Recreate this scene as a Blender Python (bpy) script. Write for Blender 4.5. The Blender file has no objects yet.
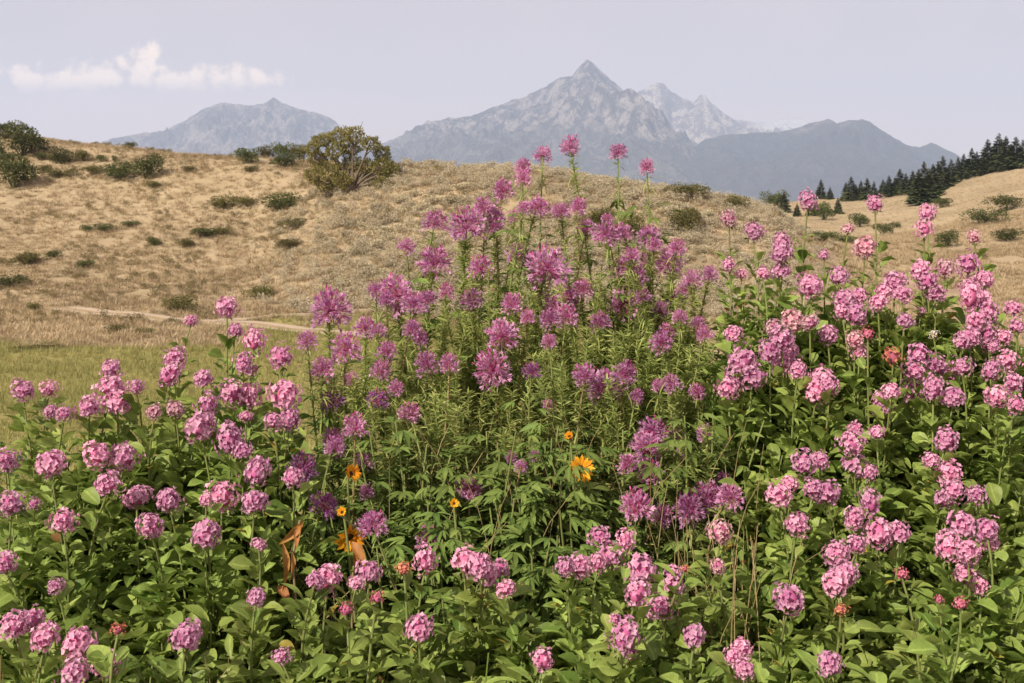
import bpy, math, random
import numpy as np
from mathutils import Vector, Matrix

R = math.radians
rng = np.random.default_rng(11)
random.seed(11)
scene = bpy.context.scene
COL = scene.collection

# ------------------------------------------------------------------ camera
F, CX, HY, CAMZ = 1138.0, 512.0, 200.0, 1.45      # focal length (px), centre column, horizon row, eye height
cam_d = bpy.data.cameras.new("camera")
cam_d.sensor_width = 36.0
cam_d.lens = F * 36.0 / 1024.0
cam_d.shift_y = -(341.5 - HY) / 1024.0
cam_d.clip_start, cam_d.clip_end = 0.05, 60000.0
cam_d.dof.use_dof = True
cam_d.dof.focus_distance = 2.9
cam_d.dof.aperture_fstop = 18.0
cam = bpy.data.objects.new("camera", cam_d)
COL.objects.link(cam)
cam.location = (0, 0, CAMZ)
cam.rotation_euler = (R(90), 0, 0)
scene.camera = cam

# ------------------------------------------------------------------ light
SUN_EL, SUN_AZ = 36.0, -142.0      # azimuth clockwise from +Y (the view direction): low over the left shoulder
sun_d = bpy.data.lights.new("sun", 'SUN')
sun_d.energy, sun_d.angle, sun_d.color = 5.0, R(0.5), (1.0, 0.89, 0.72)
sun = bpy.data.objects.new("sun", sun_d)
COL.objects.link(sun)
ts = Vector((math.sin(R(SUN_AZ)) * math.cos(R(SUN_EL)), math.cos(R(SUN_AZ)) * math.cos(R(SUN_EL)), math.sin(R(SUN_EL))))
sun.rotation_euler = (-ts).to_track_quat('-Z', 'Y').to_euler()

world = bpy.data.worlds.new("World")
scene.world = world
world.use_nodes = True
scene.view_settings.view_transform = 'Standard'
scene.view_settings.look = 'None'
scene.view_settings.exposure = 0.62
scene.view_settings.gamma = 1.0
scene.cycles.max_bounces = 6
scene.cycles.diffuse_bounces = 3
scene.cycles.transmission_bounces = 3
scene.cycles.transparent_max_bounces = 8
scene.cycles.volume_bounces = 1
scene.cycles.use_denoising = True


class NT:
    """small helper to write node trees"""
    def __init__(self, tree):
        self.t = tree
        self.t.nodes.clear()

    def n(self, kind, **kw):
        nd = self.t.nodes.new(kind)
        for k, v in kw.items():
            setattr(nd, k, v)
        return nd

    def put(self, sock, v):
        if isinstance(v, bpy.types.NodeSocket):
            self.t.links.new(v, sock)
        elif isinstance(v, (tuple, list)) and len(v) == 3 and sock.type == 'RGBA':
            sock.default_value = (*v, 1)
        else:
            sock.default_value = v

    def math(self, op, a, b=None, c=None, clamp=False):
        nd = self.n('ShaderNodeMath', operation=op, use_clamp=clamp)
        for i, v in enumerate((a, b, c)):
            if v is not None:
                self.put(nd.inputs[i], v)
        return nd.outputs[0]

    def mix(self, fac, a, b, blend='MIX'):
        nd = self.n('ShaderNodeMix', data_type='RGBA', blend_type=blend)
        self.put(nd.inputs[0], fac)
        self.put(nd.inputs[6], a)
        self.put(nd.inputs[7], b)
        return nd.outputs[2]

    def noise(self, vec, scale, detail=4, rough=0.55, out=0, dist=0.0):
        nd = self.n('ShaderNodeTexNoise')
        if vec is not None:
            self.put(nd.inputs['Vector'], vec)
        nd.inputs['Scale'].default_value = scale
        nd.inputs['Detail'].default_value = detail
        nd.inputs['Roughness'].default_value = rough
        nd.inputs['Distortion'].default_value = dist
        return nd.outputs[out]

    def ramp(self, v, a, b):
        nd = self.n('ShaderNodeMapRange', interpolation_type='SMOOTHSTEP')
        self.put(nd.inputs[0], v)
        nd.inputs[1].default_value, nd.inputs[2].default_value = a, b
        return nd.outputs[0]


# sky: Nishita, a thin summer veil, and one bank of cumulus low over the hill
w = NT(world.node_tree)
sky = w.n('ShaderNodeTexSky', sky_type='NISHITA', sun_disc=False)
sky.sun_elevation, sky.sun_rotation = R(SUN_EL), R(SUN_AZ)
sky.air_density, sky.dust_density, sky.ozone_density, sky.altitude = 1.0, 3.0, 1.0, 1500
tc = w.n('ShaderNodeTexCoord')
sep = w.n('ShaderNodeSeparateXYZ')
w.put(sep.inputs[0], tc.outputs['Generated'])
ysafe = w.math('MAXIMUM', sep.outputs[1], 0.02)
cu = w.math('DIVIDE', sep.outputs[0], ysafe)
cw = w.math('DIVIDE', sep.outputs[2], ysafe)
cmb = w.n('ShaderNodeCombineXYZ')
w.put(cmb.inputs[0], cu)
w.put(cmb.inputs[1], cw)
nz = w.noise(cmb.outputs[0], 55, 8, 0.6)
nz2 = w.noise(cmb.outputs[0], 9, 4, 0.55)


def lobe(px, py, rx, ry):
    a = w.math('DIVIDE', w.math('SUBTRACT', cu, (px - CX) / F), rx / F)
    b = w.math('DIVIDE', w.math('SUBTRACT', cw, (HY - py) / F), ry / F)
    return w.math('SUBTRACT', 1.0, w.math('SQRT', w.math('ADD', w.math('MULTIPLY', a, a), w.math('MULTIPLY', b, b))))


m = None
for L in ((30, 80, 44, 17), (70, 82, 50, 18), (100, 76, 40, 19), (140, 68, 34, 26), (175, 82, 50, 16), (212, 82, 66, 17), (258, 79, 34, 14), (-30, 82, 50, 18)):
    q = lobe(*L)
    m = q if m is None else w.math('MAXIMUM', m, q)
m = w.math('ADD', m, w.math('MULTIPLY', w.math('SUBTRACT', nz, 0.5), 3.4))
base_fade = w.ramp(cw, (HY - 98) / F, (HY - 76) / F)
cloud = w.math('MULTIPLY', w.math('MULTIPLY', w.ramp(m, 0.02, 0.80), base_fade), 0.75)
veil = w.math('MULTIPLY', w.ramp(nz2, 0.35, 0.8), 0.25)
# broad pale haze bank under the cumulus
hz = w.math('MULTIPLY', w.ramp(w.math('ADD', lobe(150, 110, 330, 42), w.math('MULTIPLY', w.math('SUBTRACT', nz2, 0.5), 1.0)), 0.1, 0.9), 0.35)
skyc = w.mix(0.78, sky.outputs[0], (8.9, 6.95, 6.0))
skyc = w.mix(w.math('MULTIPLY', w.math('SUBTRACT', 1.0, w.ramp(cw, 0.0, 0.17)), 0.85), skyc, (15.2, 10.8, 7.2))
skyc = w.mix(veil, skyc, (10.5, 8.0, 6.6))
skyc = w.mix(hz, skyc, (14.5, 10.4, 8.0))
skyc = w.mix(cloud, skyc, (22.5, 16.6, 11.0))
bg = w.n('ShaderNodeBackground')
w.put(bg.inputs[0], skyc)
bg.inputs[1].default_value = 0.064
wo = w.n('ShaderNodeOutputWorld')
w.put(wo.inputs[0], bg.outputs[0])


# ------------------------------------------------------------------ noise + mesh helpers
_perm = np.random.default_rng(5).permutation(512)
_ang = np.random.default_rng(6).uniform(0, 2 * np.pi, 512)


def perlin(x, y, seed=0):
    x = np.asarray(x, float) + seed * 17.37
    y = np.asarray(y, float) + seed * 9.71
    xi, yi = np.floor(x).astype(int), np.floor(y).astype(int)
    xf, yf = x - xi, y - yi
    u, v = xf * xf * xf * (xf * (xf * 6 - 15) + 10), yf * yf * yf * (yf * (yf * 6 - 15) + 10)

    def g(ix, iy, dx, dy):
        h = _perm[(_perm[ix & 511] + iy) & 511]
        return np.cos(_ang[h]) * dx + np.sin(_ang[h]) * dy
    a = g(xi, yi, xf, yf) * (1 - u) + g(xi + 1, yi, xf - 1, yf) * u
    b = g(xi, yi + 1, xf, yf - 1) * (1 - u) + g(xi + 1, yi + 1, xf - 1, yf - 1) * u
    return (a * (1 - v) + b * v) * 1.4


def fbm(x, y, oct=4, seed=0):
    s, a = 0, 1.0
    for o in range(oct):
        s = s + a * perlin(x * 2 ** o, y * 2 ** o, seed + o)
        a *= 0.5
    return s


def ridged(x, y, oct=5, seed=0):
    s, a = 0, 0.5
    for o in range(oct):
        s = s + a * (1 - np.abs(perlin(x * 2 ** o, y * 2 ** o, seed + o)) * 1.6)
        a *= 0.5
    return s


class T:
    """template: verts (n,3), quads (m,4), uv per vertex, material index per face, tint offset per vertex"""
    def __init__(self, v, f, uv=None, mat=0, tint=None):
        self.v = np.asarray(v, float)
        self.f = np.asarray(f, int).reshape(-1, 4)
        self.uv = np.zeros((len(self.v), 2)) if uv is None else np.asarray(uv, float)
        self.mat = np.full(len(self.f), mat, int) if np.isscalar(mat) else np.asarray(mat, int)
        self.tint = np.full(len(self.v), 0.5) if tint is None else np.asarray(tint, float)


class MB:
    def __init__(self):
        self.v, self.f, self.uv, self.mi, self.ti, self.nv = [], [], [], [], [], 0

    def many(self, t, M, P, tint=None):
        n, k = len(P), len(t.v)
        if n == 0:
            return self
        self.v.append((np.einsum('nij,kj->nki', M, t.v) + np.asarray(P)[:, None, :]).reshape(-1, 3))
        self.f.append((t.f[None] + (np.arange(n) * k)[:, None, None] + self.nv).reshape(-1, 4))
        self.uv.append(np.tile(t.uv, (n, 1)))
        self.mi.append(np.tile(t.mat, n))
        ti = np.tile(t.tint, n) if tint is None else np.repeat(np.asarray(tint, float), k)
        self.ti.append(ti)
        self.nv += n * k
        return self

    def one(self, t):
        return self.many(t, np.eye(3)[None], np.zeros((1, 3)))

    def template(self):
        return T(np.concatenate(self.v), np.concatenate(self.f), np.concatenate(self.uv), np.concatenate(self.mi), np.concatenate(self.ti))

    def mesh(self, name, mats, smooth=True):
        return make_mesh(name, self.template(), mats, smooth)

    def build(self, name, mats, parent=None, loc=None, smooth=True):
        return link(name, self.mesh(name, mats, smooth), parent, loc)


def make_mesh(name, t, mats, smooth=True):
    me = bpy.data.meshes.new(name)
    nf = len(t.f)
    me.vertices.add(len(t.v))
    me.vertices.foreach_set('co', t.v.astype(np.float32).ravel())
    me.loops.add(nf * 4)
    me.loops.foreach_set('vertex_index', t.f.astype(np.int32).ravel())
    me.polygons.add(nf)
    me.polygons.foreach_set('loop_start', np.arange(nf, dtype=np.int32) * 4)
    me.polygons.foreach_set('material_index', t.mat.astype(np.int32))
    me.polygons.foreach_set('use_smooth', np.full(nf, smooth))
    uvl = me.uv_layers.new(name='uv')
    uvl.data.foreach_set('uv', t.uv[t.f.ravel()].astype(np.float32).ravel())
    at = me.attributes.new('tint', 'FLOAT', 'POINT')
    at.data.foreach_set('value', t.tint.astype(np.float32))
    for mt in (mats if isinstance(mats, (list, tuple)) else [mats]):
        me.materials.append(mt)
    me.update(calc_edges=True)
    return me


def link(name, data, parent=None, loc=None):
    o = bpy.data.objects.new(name, data)
    COL.objects.link(o)
    if parent is not None:
        o.parent = parent
    if loc is not None:
        o.location = loc
    return o


def tag(o, label=None, cat=None, group=None, kind=None):
    for k, v in (('label', label), ('category', cat), ('group', group), ('kind', kind)):
        if v:
            o[k] = v
    return o


def frames(D, up=None, roll=None, scale=None):
    """rotation matrices with local Y along D and local Z near up"""
    D = np.asarray(D, float)
    D = D / np.linalg.norm(D, axis=1, keepdims=True)
    U = np.tile([0, 0, 1.0], (len(D), 1)) if up is None else np.asarray(up, float)
    X = np.cross(D, U)
    nrm = np.linalg.norm(X, axis=1, keepdims=True)
    X = np.where(nrm < 1e-4, [[1.0, 0, 0]], X / np.maximum(nrm, 1e-6))
    Z = np.cross(X, D)
    if roll is not None:
        c, s = np.cos(roll)[:, None], np.sin(roll)[:, None]
        X, Z = X * c + Z * s, Z * c - X * s
    M = np.stack([X, D, Z], axis=2)
    if scale is not None:
        M = M * np.asarray(scale, float).reshape(len(D), 1)[:, None, :]
    return M


def leaf_t(width, nv=5, nu=2, fold=0.18, droop=0.3, peak=0.45, base=0.12, wave=0.0, power=0.8):
    """leaf of unit length along +Y, folded along the midrib and arched"""
    V, UV, Q = [], [], []
    for j in range(nv + 1):
        v = j / nv
        wv = math.sin(math.pi * min(1, max(0, v ** (math.log(0.5) / math.log(peak))))) ** power
        wv = max(wv, base * (1 - v) + 0.03) * width * 0.5
        for i in range(nu + 1):
            s = i / nu * 2 - 1
            V.append((s * wv, v - 0.12 * droop * v * v, abs(s) * wv * fold * 2 - droop * v * v * 0.6 + wave * math.sin(v * 9 + s * 2) * wv))
            UV.append((i / nu, v))
    for j in range(nv):
        for i in range(nu):
            a = j * (nu + 1) + i
            Q.append((a, a + 1, a + nu + 2, a + nu + 1))
    return T(V, Q, UV)


def tube(P, rad, sides=5):
    P = np.asarray(P, float)
    n = len(P)
    rad = np.full(n, rad) if np.isscalar(rad) else np.asarray(rad)
    D = np.gradient(P, axis=0)
    M = frames(D, up=np.tile([0.13, 0.97, 0.2], (n, 1)))
    a = np.arange(sides) / sides * 2 * np.pi
    ring = np.stack([np.cos(a), np.zeros(sides), np.sin(a)], 1)
    V = (np.einsum('nij,kj->nki', M, ring) * rad[:, None, None] + P[:, None]).reshape(-1, 3)
    Q = [(i * sides + k, i * sides + (k + 1) % sides, (i + 1) * sides + (k + 1) % sides, (i + 1) * sides + k) for i in range(n - 1) for k in range(sides)]
    return T(V, Q)


def bez(a, b, c, d, n):
    t = np.linspace(0, 1, n)[:, None]
    a, b, c, d = map(np.asarray, (a, b, c, d))
    return a * (1 - t) ** 3 + 3 * b * t * (1 - t) ** 2 + 3 * c * t * t * (1 - t) + d * t ** 3


def sph(n, lo=-1.0, g=rng):
    """roughly even unit vectors with z from lo to 1"""
    i = np.arange(n) + 0.5
    z = 1 - (1 - lo) * i / n
    ph = i * 2.399963 + g.uniform(0, 6.28)
    r = np.sqrt(np.maximum(0, 1 - z * z))
    v = np.stack([r * np.cos(ph), r * np.sin(ph), z], 1) + g.normal(0, 0.09, (n, 3))
    return v / np.linalg.norm(v, axis=1, keepdims=True)


# ------------------------------------------------------------------ materials
def mat_leafy(name, dark, light, rough=0.5, trans=0.35, vein=0.25, spec=0.35, obj_var=0.25, tcol=None):
    mt = bpy.data.materials.new(name)
    mt.use_nodes = True
    k = NT(mt.node_tree)
    at = k.n('ShaderNodeAttribute', attribute_name='tint')
    uv = k.n('ShaderNodeUVMap')
    sp = k.n('ShaderNodeSeparateXYZ')
    k.put(sp.inputs[0], uv.outputs[0])
    mid = k.math('ABSOLUTE', k.math('SUBTRACT', sp.outputs[0], 0.5))
    c = k.mix(at.outputs['Fac'], dark, light)
    if vein:
        c = k.mix(k.math('MULTIPLY', k.math('SUBTRACT', 1.0, k.ramp(mid, 0.0, 0.12)), vein), c, tuple(min(1, x * 1.7 + 0.03) for x in light))
    if vein:
        wv = k.math('SINE', k.math('MULTIPLY', k.math('SUBTRACT', sp.outputs[1], k.math('MULTIPLY', mid, 0.5)), 62.0))
        c = k.mix(k.math('MULTIPLY', k.ramp(wv, 0.55, 1.0), vein * 0.5), c, tuple(x * 0.55 for x in dark))
    c = k.mix(k.ramp(at.outputs['Fac'], 1.2, 1.5), c, (0.42, 0.34, 0.07))
    c = k.mix(k.ramp(at.outputs['Fac'], 1.9, 2.1), c, (0.26, 0.13, 0.05))
    geo = k.n('ShaderNodeNewGeometry')
    nzz = k.noise(geo.outputs['Position'], 45, 3)
    c = k.mix(k.math('MULTIPLY', k.ramp(nzz, 0.35, 0.75), 0.35), c, tuple(x * 0.6 for x in dark))
    oi = k.n('ShaderNodeObjectInfo')
    hs = k.n('ShaderNodeHueSaturation')
    k.put(hs.inputs['Value'], k.math('ADD', k.math('MULTIPLY', oi.outputs['Random'], obj_var), 1 - obj_var / 2))
    k.put(hs.inputs['Hue'], k.math('ADD', k.math('MULTIPLY', oi.outputs['Random'], 0.02), 0.49))
    k.put(hs.inputs['Color'], c)
    c = hs.outputs[0]
    b = k.n('ShaderNodeBsdfPrincipled')
    k.put(b.inputs['Base Color'], c)
    b.inputs['Roughness'].default_value = rough
    b.inputs['Specular IOR Level'].default_value = spec
    o = k.n('ShaderNodeOutputMaterial')
    if trans:
        tr = k.n('ShaderNodeBsdfTranslucent')
        k.put(tr.inputs[0], c if tcol is None else k.mix(0.5, c, tcol))
        mx = k.n('ShaderNodeMixShader')
        mx.inputs[0].default_value = trans
        k.put(mx.inputs[1], b.outputs[0])
        k.put(mx.inputs[2], tr.outputs[0])
        k.put(o.inputs[0], mx.outputs[0])
    else:
        k.put(o.inputs[0], b.outputs[0])
    return mt


M_BROAD = mat_leafy('broad_leaf_green', (0.115, 0.185, 0.034), (0.43, 0.54, 0.14), 0.45, 0.4, 0.3, 0.3)
M_NARROW = mat_leafy('narrow_leaf_green', (0.075, 0.135, 0.029), (0.27, 0.36, 0.09), 0.6, 0.3, 0.2, 0.2)
M_FINE = mat_leafy('bract_green', (0.21, 0.29, 0.065), (0.52, 0.56, 0.20), 0.6, 0.45, 0.0, 0.2)
M_STEM = mat_leafy('stem_green', (0.13, 0.17, 0.05), (0.27, 0.29, 0.10), 0.6, 0.0, 0.0)
M_STEMR = mat_leafy('stem_tan', (0.22, 0.15, 0.08), (0.34, 0.25, 0.13), 0.6, 0.0, 0.0)
M_PINK = mat_leafy('petal_pink', (0.62, 0.24, 0.44), (0.84, 0.52, 0.68), 0.6, 0.35, 0.0, 0.15, 0.3)
M_EYE = mat_leafy('petal_eye_magenta', (0.48, 0.11, 0.27), (0.62, 0.20, 0.37), 0.6, 0.1, 0.0, 0.2)
M_MAG = mat_leafy('petal_magenta', (0.46, 0.15, 0.40), (0.81, 0.50, 0.73), 0.6, 0.35, 0.0, 0.15, 0.3)
M_BUD = mat_leafy('bud_magenta', (0.33, 0.04, 0.17), (0.55, 0.12, 0.32), 0.6, 0.2, 0.0, 0.2)
M_VIO = mat_leafy('petal_shaded_violet', (0.22, 0.06, 0.26), (0.46, 0.20, 0.48), 0.6, 0.35, 0.0, 0.15)  # spider flower petals in shade, the shade put into the colour as violet
M_FIL = mat_leafy('stamen_pale', (0.62, 0.34, 0.48), (0.8, 0.54, 0.66), 0.6, 0.2, 0.0, 0.2)
M_SALMON = mat_leafy('petal_salmon', (0.52, 0.14, 0.09), (0.75, 0.36, 0.22), 0.6, 0.3, 0.0, 0.15)
M_RED = mat_leafy('petal_rose_red', (0.44, 0.09, 0.15), (0.68, 0.28, 0.33), 0.6, 0.3, 0.0, 0.15)
M_FADE = mat_leafy('petal_faded_pink', (0.55, 0.26, 0.34), (0.80, 0.56, 0.60), 0.6, 0.35, 0.0, 0.15, 0.25)
M_WHITE = mat_leafy('petal_white', (0.6, 0.55, 0.5), (0.82, 0.78, 0.74), 0.6, 0.3, 0.0, 0.15)
M_SUN = mat_leafy('petal_sunflower', (0.72, 0.26, 0.01), (0.85, 0.46, 0.03), 0.55, 0.3, 0.0, 0.2)
M_DISC = mat_leafy('sunflower_disc', (0.03, 0.012, 0.006), (0.09, 0.04, 0.02), 0.8, 0.0, 0.0, 0.1)
M_DRYLEAF = mat_leafy('withered_leaf', (0.30, 0.12, 0.03), (0.52, 0.25, 0.08), 0.6, 0.3, 0.25)
M_STRAW = mat_leafy('straw', (0.30, 0.22, 0.10), (0.52, 0.42, 0.22), 0.6, 0.25, 0.0)
M_HAY = mat_leafy('hill_dry_grass', (0.27, 0.205, 0.115), (0.60, 0.49, 0.32), 0.7, 0.25, 0.0, 0.1, 0.0)
M_SAGE = mat_leafy('sagebrush_grey', (0.32, 0.28, 0.19), (0.68, 0.60, 0.44), 0.7, 0.2, 0.0, 0.1, 0.4)
M_MEADOW = mat_leafy('meadow_grass_green', (0.18, 0.19, 0.06), (0.45, 0.41, 0.17), 0.65, 0.3, 0.0, 0.1, 0.0)
M_SHRUB = mat_leafy('shrub_green', (0.05, 0.068, 0.022), (0.16, 0.17, 0.052), 0.6, 0.25, 0.0, 0.15, 0.5)
M_OLIVE = mat_leafy('shrub_olive', (0.09, 0.09, 0.028), (0.21, 0.185, 0.06), 0.6, 0.25, 0.0, 0.15, 0.3)
M_JUN = mat_leafy('juniper_green', (0.10, 0.115, 0.034), (0.34, 0.31, 0.10), 0.6, 0.25, 0.0, 0.15, 0.0)
M_CON = mat_leafy('conifer_green', (0.034, 0.05, 0.02), (0.13, 0.145, 0.058), 0.6, 0.15, 0.0, 0.15, 0.4)
M_BRUSH = mat_leafy('olive_brown_brush', (0.13, 0.11, 0.05), (0.34, 0.27, 0.14), 0.7, 0.2, 0.0, 0.1, 0.0)
M_BARK = mat_leafy('bark', (0.10, 0.075, 0.055), (0.24, 0.19, 0.14), 0.85, 0.0, 0.0, 0.1)


def ground_mat():
    mt = bpy.data.materials.new('ground_soil_and_grass')
    mt.use_nodes = True
    k = NT(mt.node_tree)
    geo = k.n('ShaderNodeNewGeometry')
    P = geo.outputs['Position']
    at = k.n('ShaderNodeAttribute', attribute_name='tint')
    n1, n2, n3 = k.noise(P, 0.10, 5), k.noise(P, 0.9, 5, 0.65), k.noise(P, 5.0, 4, 0.7)
    dry = k.mix(k.ramp(n1, 0.35, 0.68), (0.41, 0.325, 0.215), (0.32, 0.25, 0.16))
    dry = k.mix(k.math('MULTIPLY', k.ramp(n2, 0.48, 0.70), 0.7), dry, (0.17, 0.135, 0.07))
    dry = k.mix(k.math('MULTIPLY', k.ramp(n3, 0.5, 0.75), 0.5), dry, (0.42, 0.33, 0.205))
    grn = k.mix(k.ramp(n2, 0.35, 0.7), (0.30, 0.265, 0.10), (0.21, 0.20, 0.065))
    grn = k.mix(k.math('MULTIPLY', k.ramp(n1, 0.45, 0.7), 0.5), grn, (0.33, 0.27, 0.12))
    soil = k.mix(n3, (0.07, 0.05, 0.032), (0.13, 0.095, 0.06))
    mm = k.math('ADD', at.outputs['Fac'], k.math('MULTIPLY', k.math('SUBTRACT', n2, 0.5), 0.35))
    c = k.mix(k.ramp(mm, 0.38, 0.62), dry, grn)
    c = k.mix(k.ramp(at.outputs['Fac'], 1.5, 1.9), c, soil)
    b = k.n('ShaderNodeBsdfPrincipled')
    k.put(b.inputs['Base Color'], c)
    b.inputs['Roughness'].default_value = 0.95
    b.inputs['Specular IOR Level'].default_value = 0.1
    bp = k.n('ShaderNodeBump')
    bp.inputs['Strength'].default_value = 0.8
    bp.inputs['Distance'].default_value = 0.25
    k.put(bp.inputs['Height'], k.math('ADD', n2, k.math('MULTIPLY', n3, 0.4)))
    k.put(b.inputs['Normal'], bp.outputs[0])
    o = k.n('ShaderNodeOutputMaterial')
    k.put(o.inputs[0], b.outputs[0])
    return mt


def rock_mat(name, rock, pale, forest, forest_amt, snow=0.0, forest_top=400.0):
    mt = bpy.data.materials.new(name)
    mt.use_nodes = True
    k = NT(mt.node_tree)
    geo = k.n('ShaderNodeNewGeometry')
    P = geo.outputs['Position']
    sp = k.n('ShaderNodeSeparateXYZ')
    k.put(sp.inputs[0], P)
    mp = k.n('ShaderNodeMapping')
    k.put(mp.inputs[0], P)
    mp.inputs['Scale'].default_value = (1.0, 0.55, 0.22)       # streaks run down the slope
    st = k.noise(mp.outputs[0], 0.012, 8, 0.72, dist=0.6)
    st2 = k.noise(P, 0.035, 4, 0.65)
    n1 = k.noise(P, 0.004, 5, 0.6)
    c = k.mix(k.ramp(st, 0.45, 0.58), rock, pale)
    c = k.mix(k.math('MULTIPLY', k.ramp(st2, 0.5, 0.66), 0.5), c, tuple(x * 0.45 for x in rock))
    hgt = k.math('DIVIDE', sp.outputs[2], forest_top)
    fm = k.math('SUBTRACT', k.math('ADD', k.math('MULTIPLY', k.math('SUBTRACT', st, 0.5), 1.6), k.math('MULTIPLY', k.math('SUBTRACT', n1, 0.5), 2.0)), k.math('SUBTRACT', hgt, 1.0))
    fm = k.math('MULTIPLY', k.ramp(fm, -0.1, 0.25), forest_amt)
    c = k.mix(fm, c, k.mix(st2, forest, tuple(x * 1.8 for x in forest)))
    if snow:
        sn = k.math('MULTIPLY', k.ramp(sp.outputs[0], 1900, 2250), k.ramp(k.math('ADD', k.math('MULTIPLY', k.math('SUBTRACT', st, 0.5), 2.2), k.math('DIVIDE', k.math('SUBTRACT', sp.outputs[2], snow), 120.0)), 0.0, 0.35))
        c = k.mix(sn, c, (0.8, 0.8, 0.82))
    b = k.n('ShaderNodeBsdfPrincipled')
    k.put(b.inputs['Base Color'], c)
    b.inputs['Roughness'].default_value = 0.95
    b.inputs['Specular IOR Level'].default_value = 0.05
    bp = k.n('ShaderNodeBump')
    bp.inputs['Strength'].default_value = 1.0
    bp.inputs['Distance'].default_value = 80
    k.put(bp.inputs['Height'], k.math('ADD', st, st2))
    k.put(b.inputs['Normal'], bp.outputs[0])
    o = k.n('ShaderNodeOutputMaterial')
    k.put(o.inputs[0], b.outputs[0])
    return mt


# ------------------------------------------------------------------ terrain
def Zpx(d, y):
    return CAMZ - (y - HY) / F * d


MEAD = [(0.01, 0), (4.6, 0), (11, -0.9), (20, -2.0), (35, -3.8), (50, -4.9), (60, -5.05)]
FAR = [(650, -14), (2500, -40), (30000, -60)]


def col(px, mid, tail):
    pts = MEAD + [(d, Zpx(d, y)) for d, y in mid] + tail + FAR
    a = np.array(pts)
    return px, a


LT = [(150, 7.5), (220, 2), (320, -8)]
COLS = [
    col(-900, [(66, 306), (80, 262), (95, 200), (112, 140), (125, 112)], [(170, 12), (260, 4), (330, -8)]),
    col(0, [(67, 306), (80, 266), (95, 212), (110, 160), (121, 128)], LT),
    col(60, [(67, 306), (80, 266), (95, 214), (108, 166), (118, 137)], LT),
    col(130, [(67, 307), (80, 268), (95, 215), (106, 172), (114, 146)], LT),
    col(250, [(67, 309), (80, 268), (92, 220), (100, 178), (106, 155)], [(140, 5.5), (200, 1), (320, -8)]),
    col(400, [(66, 306), (74, 262), (82, 210), (87, 178), (91, 162)], [(120, 4), (180, 0), (320, -8)]),
    col(540, [(66, 298), (72, 262), (78, 222), (82, 190), (86, 168)], [(110, 3.4), (160, -1), (320, -8)]),
    col(620, [(66, 290), (72, 258), (77, 222), (80, 198), (83, 182)], [(105, 2.0), (150, -2), (320, -8)]),
    col(700, [(66, 285), (72, 256), (76, 228), (79, 208), (81, 194)], [(100, 0.9), (150, -3), (320, -8)]),
    col(770, [(66, 283), (72, 257), (76, 234), (79, 218), (80, 208)], [(95, -0.3), (130, -3.0), (180, Zpx(180, 216)), (240, Zpx(240, 205)), (300, 0.2), (450, -8)]),
    col(800, [(66, 288), (72, 264), (76, 245), (79, 235), (80, 229)], [(90, -1.4), (125, -3.0), (180, Zpx(180, 214)), (240, Zpx(240, 201)), (300, 0.6), (450, -8)]),
    col(850, [(66, 298), (72, 276), (78, 256), (82, 246)], [(90, -2.6), (115, Zpx(115, 242)), (150, Zpx(150, 226)), (200, Zpx(200, 207)), (240, Zpx(240, 197)), (300, 1.0), (450, -8)]),
    col(900, [(66, 302), (76, 276), (84, 260)], [(92, -2.9), (115, Zpx(115, 240)), (150, Zpx(150, 220)), (200, Zpx(200, 200)), (235, Zpx(235, 190)), (300, 2.5), (450, -8)]),
    col(960, [(66, 304), (78, 278), (88, 258)], [(110, Zpx(110, 236)), (150, Zpx(150, 208)), (190, Zpx(190, 190)), (225, Zpx(225, 177)), (300, 5), (450, -8)]),
    col(1020, [(66, 304), (78, 278), (90, 252)], [(110, Zpx(110, 228)), (150, Zpx(150, 194)), (190, Zpx(190, 174)), (220, Zpx(220, 163)), (300, 8), (450, -5)]),
    col(1900, [(66, 300), (78, 262), (90, 220)], [(120, 6), (160, 11), (220, 16), (300, 18), (450, 0)]),
]
LD = np.linspace(math.log(1.0), math.log(30000), 620)
CU = np.array([(c[0] - CX) / F for c in COLS])
CT = []
for _, a in COLS:
    zz = np.interp(LD, np.log(a[:, 0] + 0.0), a[:, 1])
    ker = np.hanning(11)
    ker /= ker.sum()
    CT.append(np.convolve(np.pad(zz, 5, mode='edge'), ker, mode='valid'))
CT = np.array(CT)


def zt(X, Y):
    X, Y = np.asarray(X, float), np.asarray(Y, float)
    d = np.maximum(Y, 1.01)
    u = np.clip(X / np.maximum(Y, 9.0), CU[0], CU[-1])
    li = np.clip((np.log(d) - LD[0]) / (LD[1] - LD[0]), 0, len(LD) - 1.001)
    l0 = li.astype(int)
    lf = li - l0
    c1 = np.clip(np.searchsorted(CU, u), 1, len(CU) - 1)
    cf = (u - CU[c1 - 1]) / (CU[c1] - CU[c1 - 1])
    za = CT[c1 - 1, l0] * (1 - lf) + CT[c1 - 1, l0 + 1] * lf
    zb = CT[c1, l0] * (1 - lf) + CT[c1, l0 + 1] * lf
    z = za * (1 - cf) + zb * cf
    amp = np.clip((d - 8) / 60, 0, 1)
    z = z + amp * (0.22 * fbm(X / 7, Y / 7, 3, 3) + 0.35 * perlin(X / 26, Y / 26, 8) * np.clip((d - 62) / 40, 0, 1))
    return z


def meadow(X, Y):
    """1 on the green valley floor, 0 on the dry hills, 2 on the bare soil of the flower bed"""
    u = X / np.maximum(Y, 5)
    edge = 52 + 9 * perlin(X / 12, Y / 12, 4) + 4 * perlin(X / 3, Y / 4, 14) + np.clip((u + 0.27) / 0.06, -1, 1) * 6 - np.clip((u - 0.10) * 260, 0, 60)
    mm = 1 / (1 + np.exp((Y - edge) / 1.8))
    return np.where(Y < 4.3, 2.0, mm)


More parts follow.
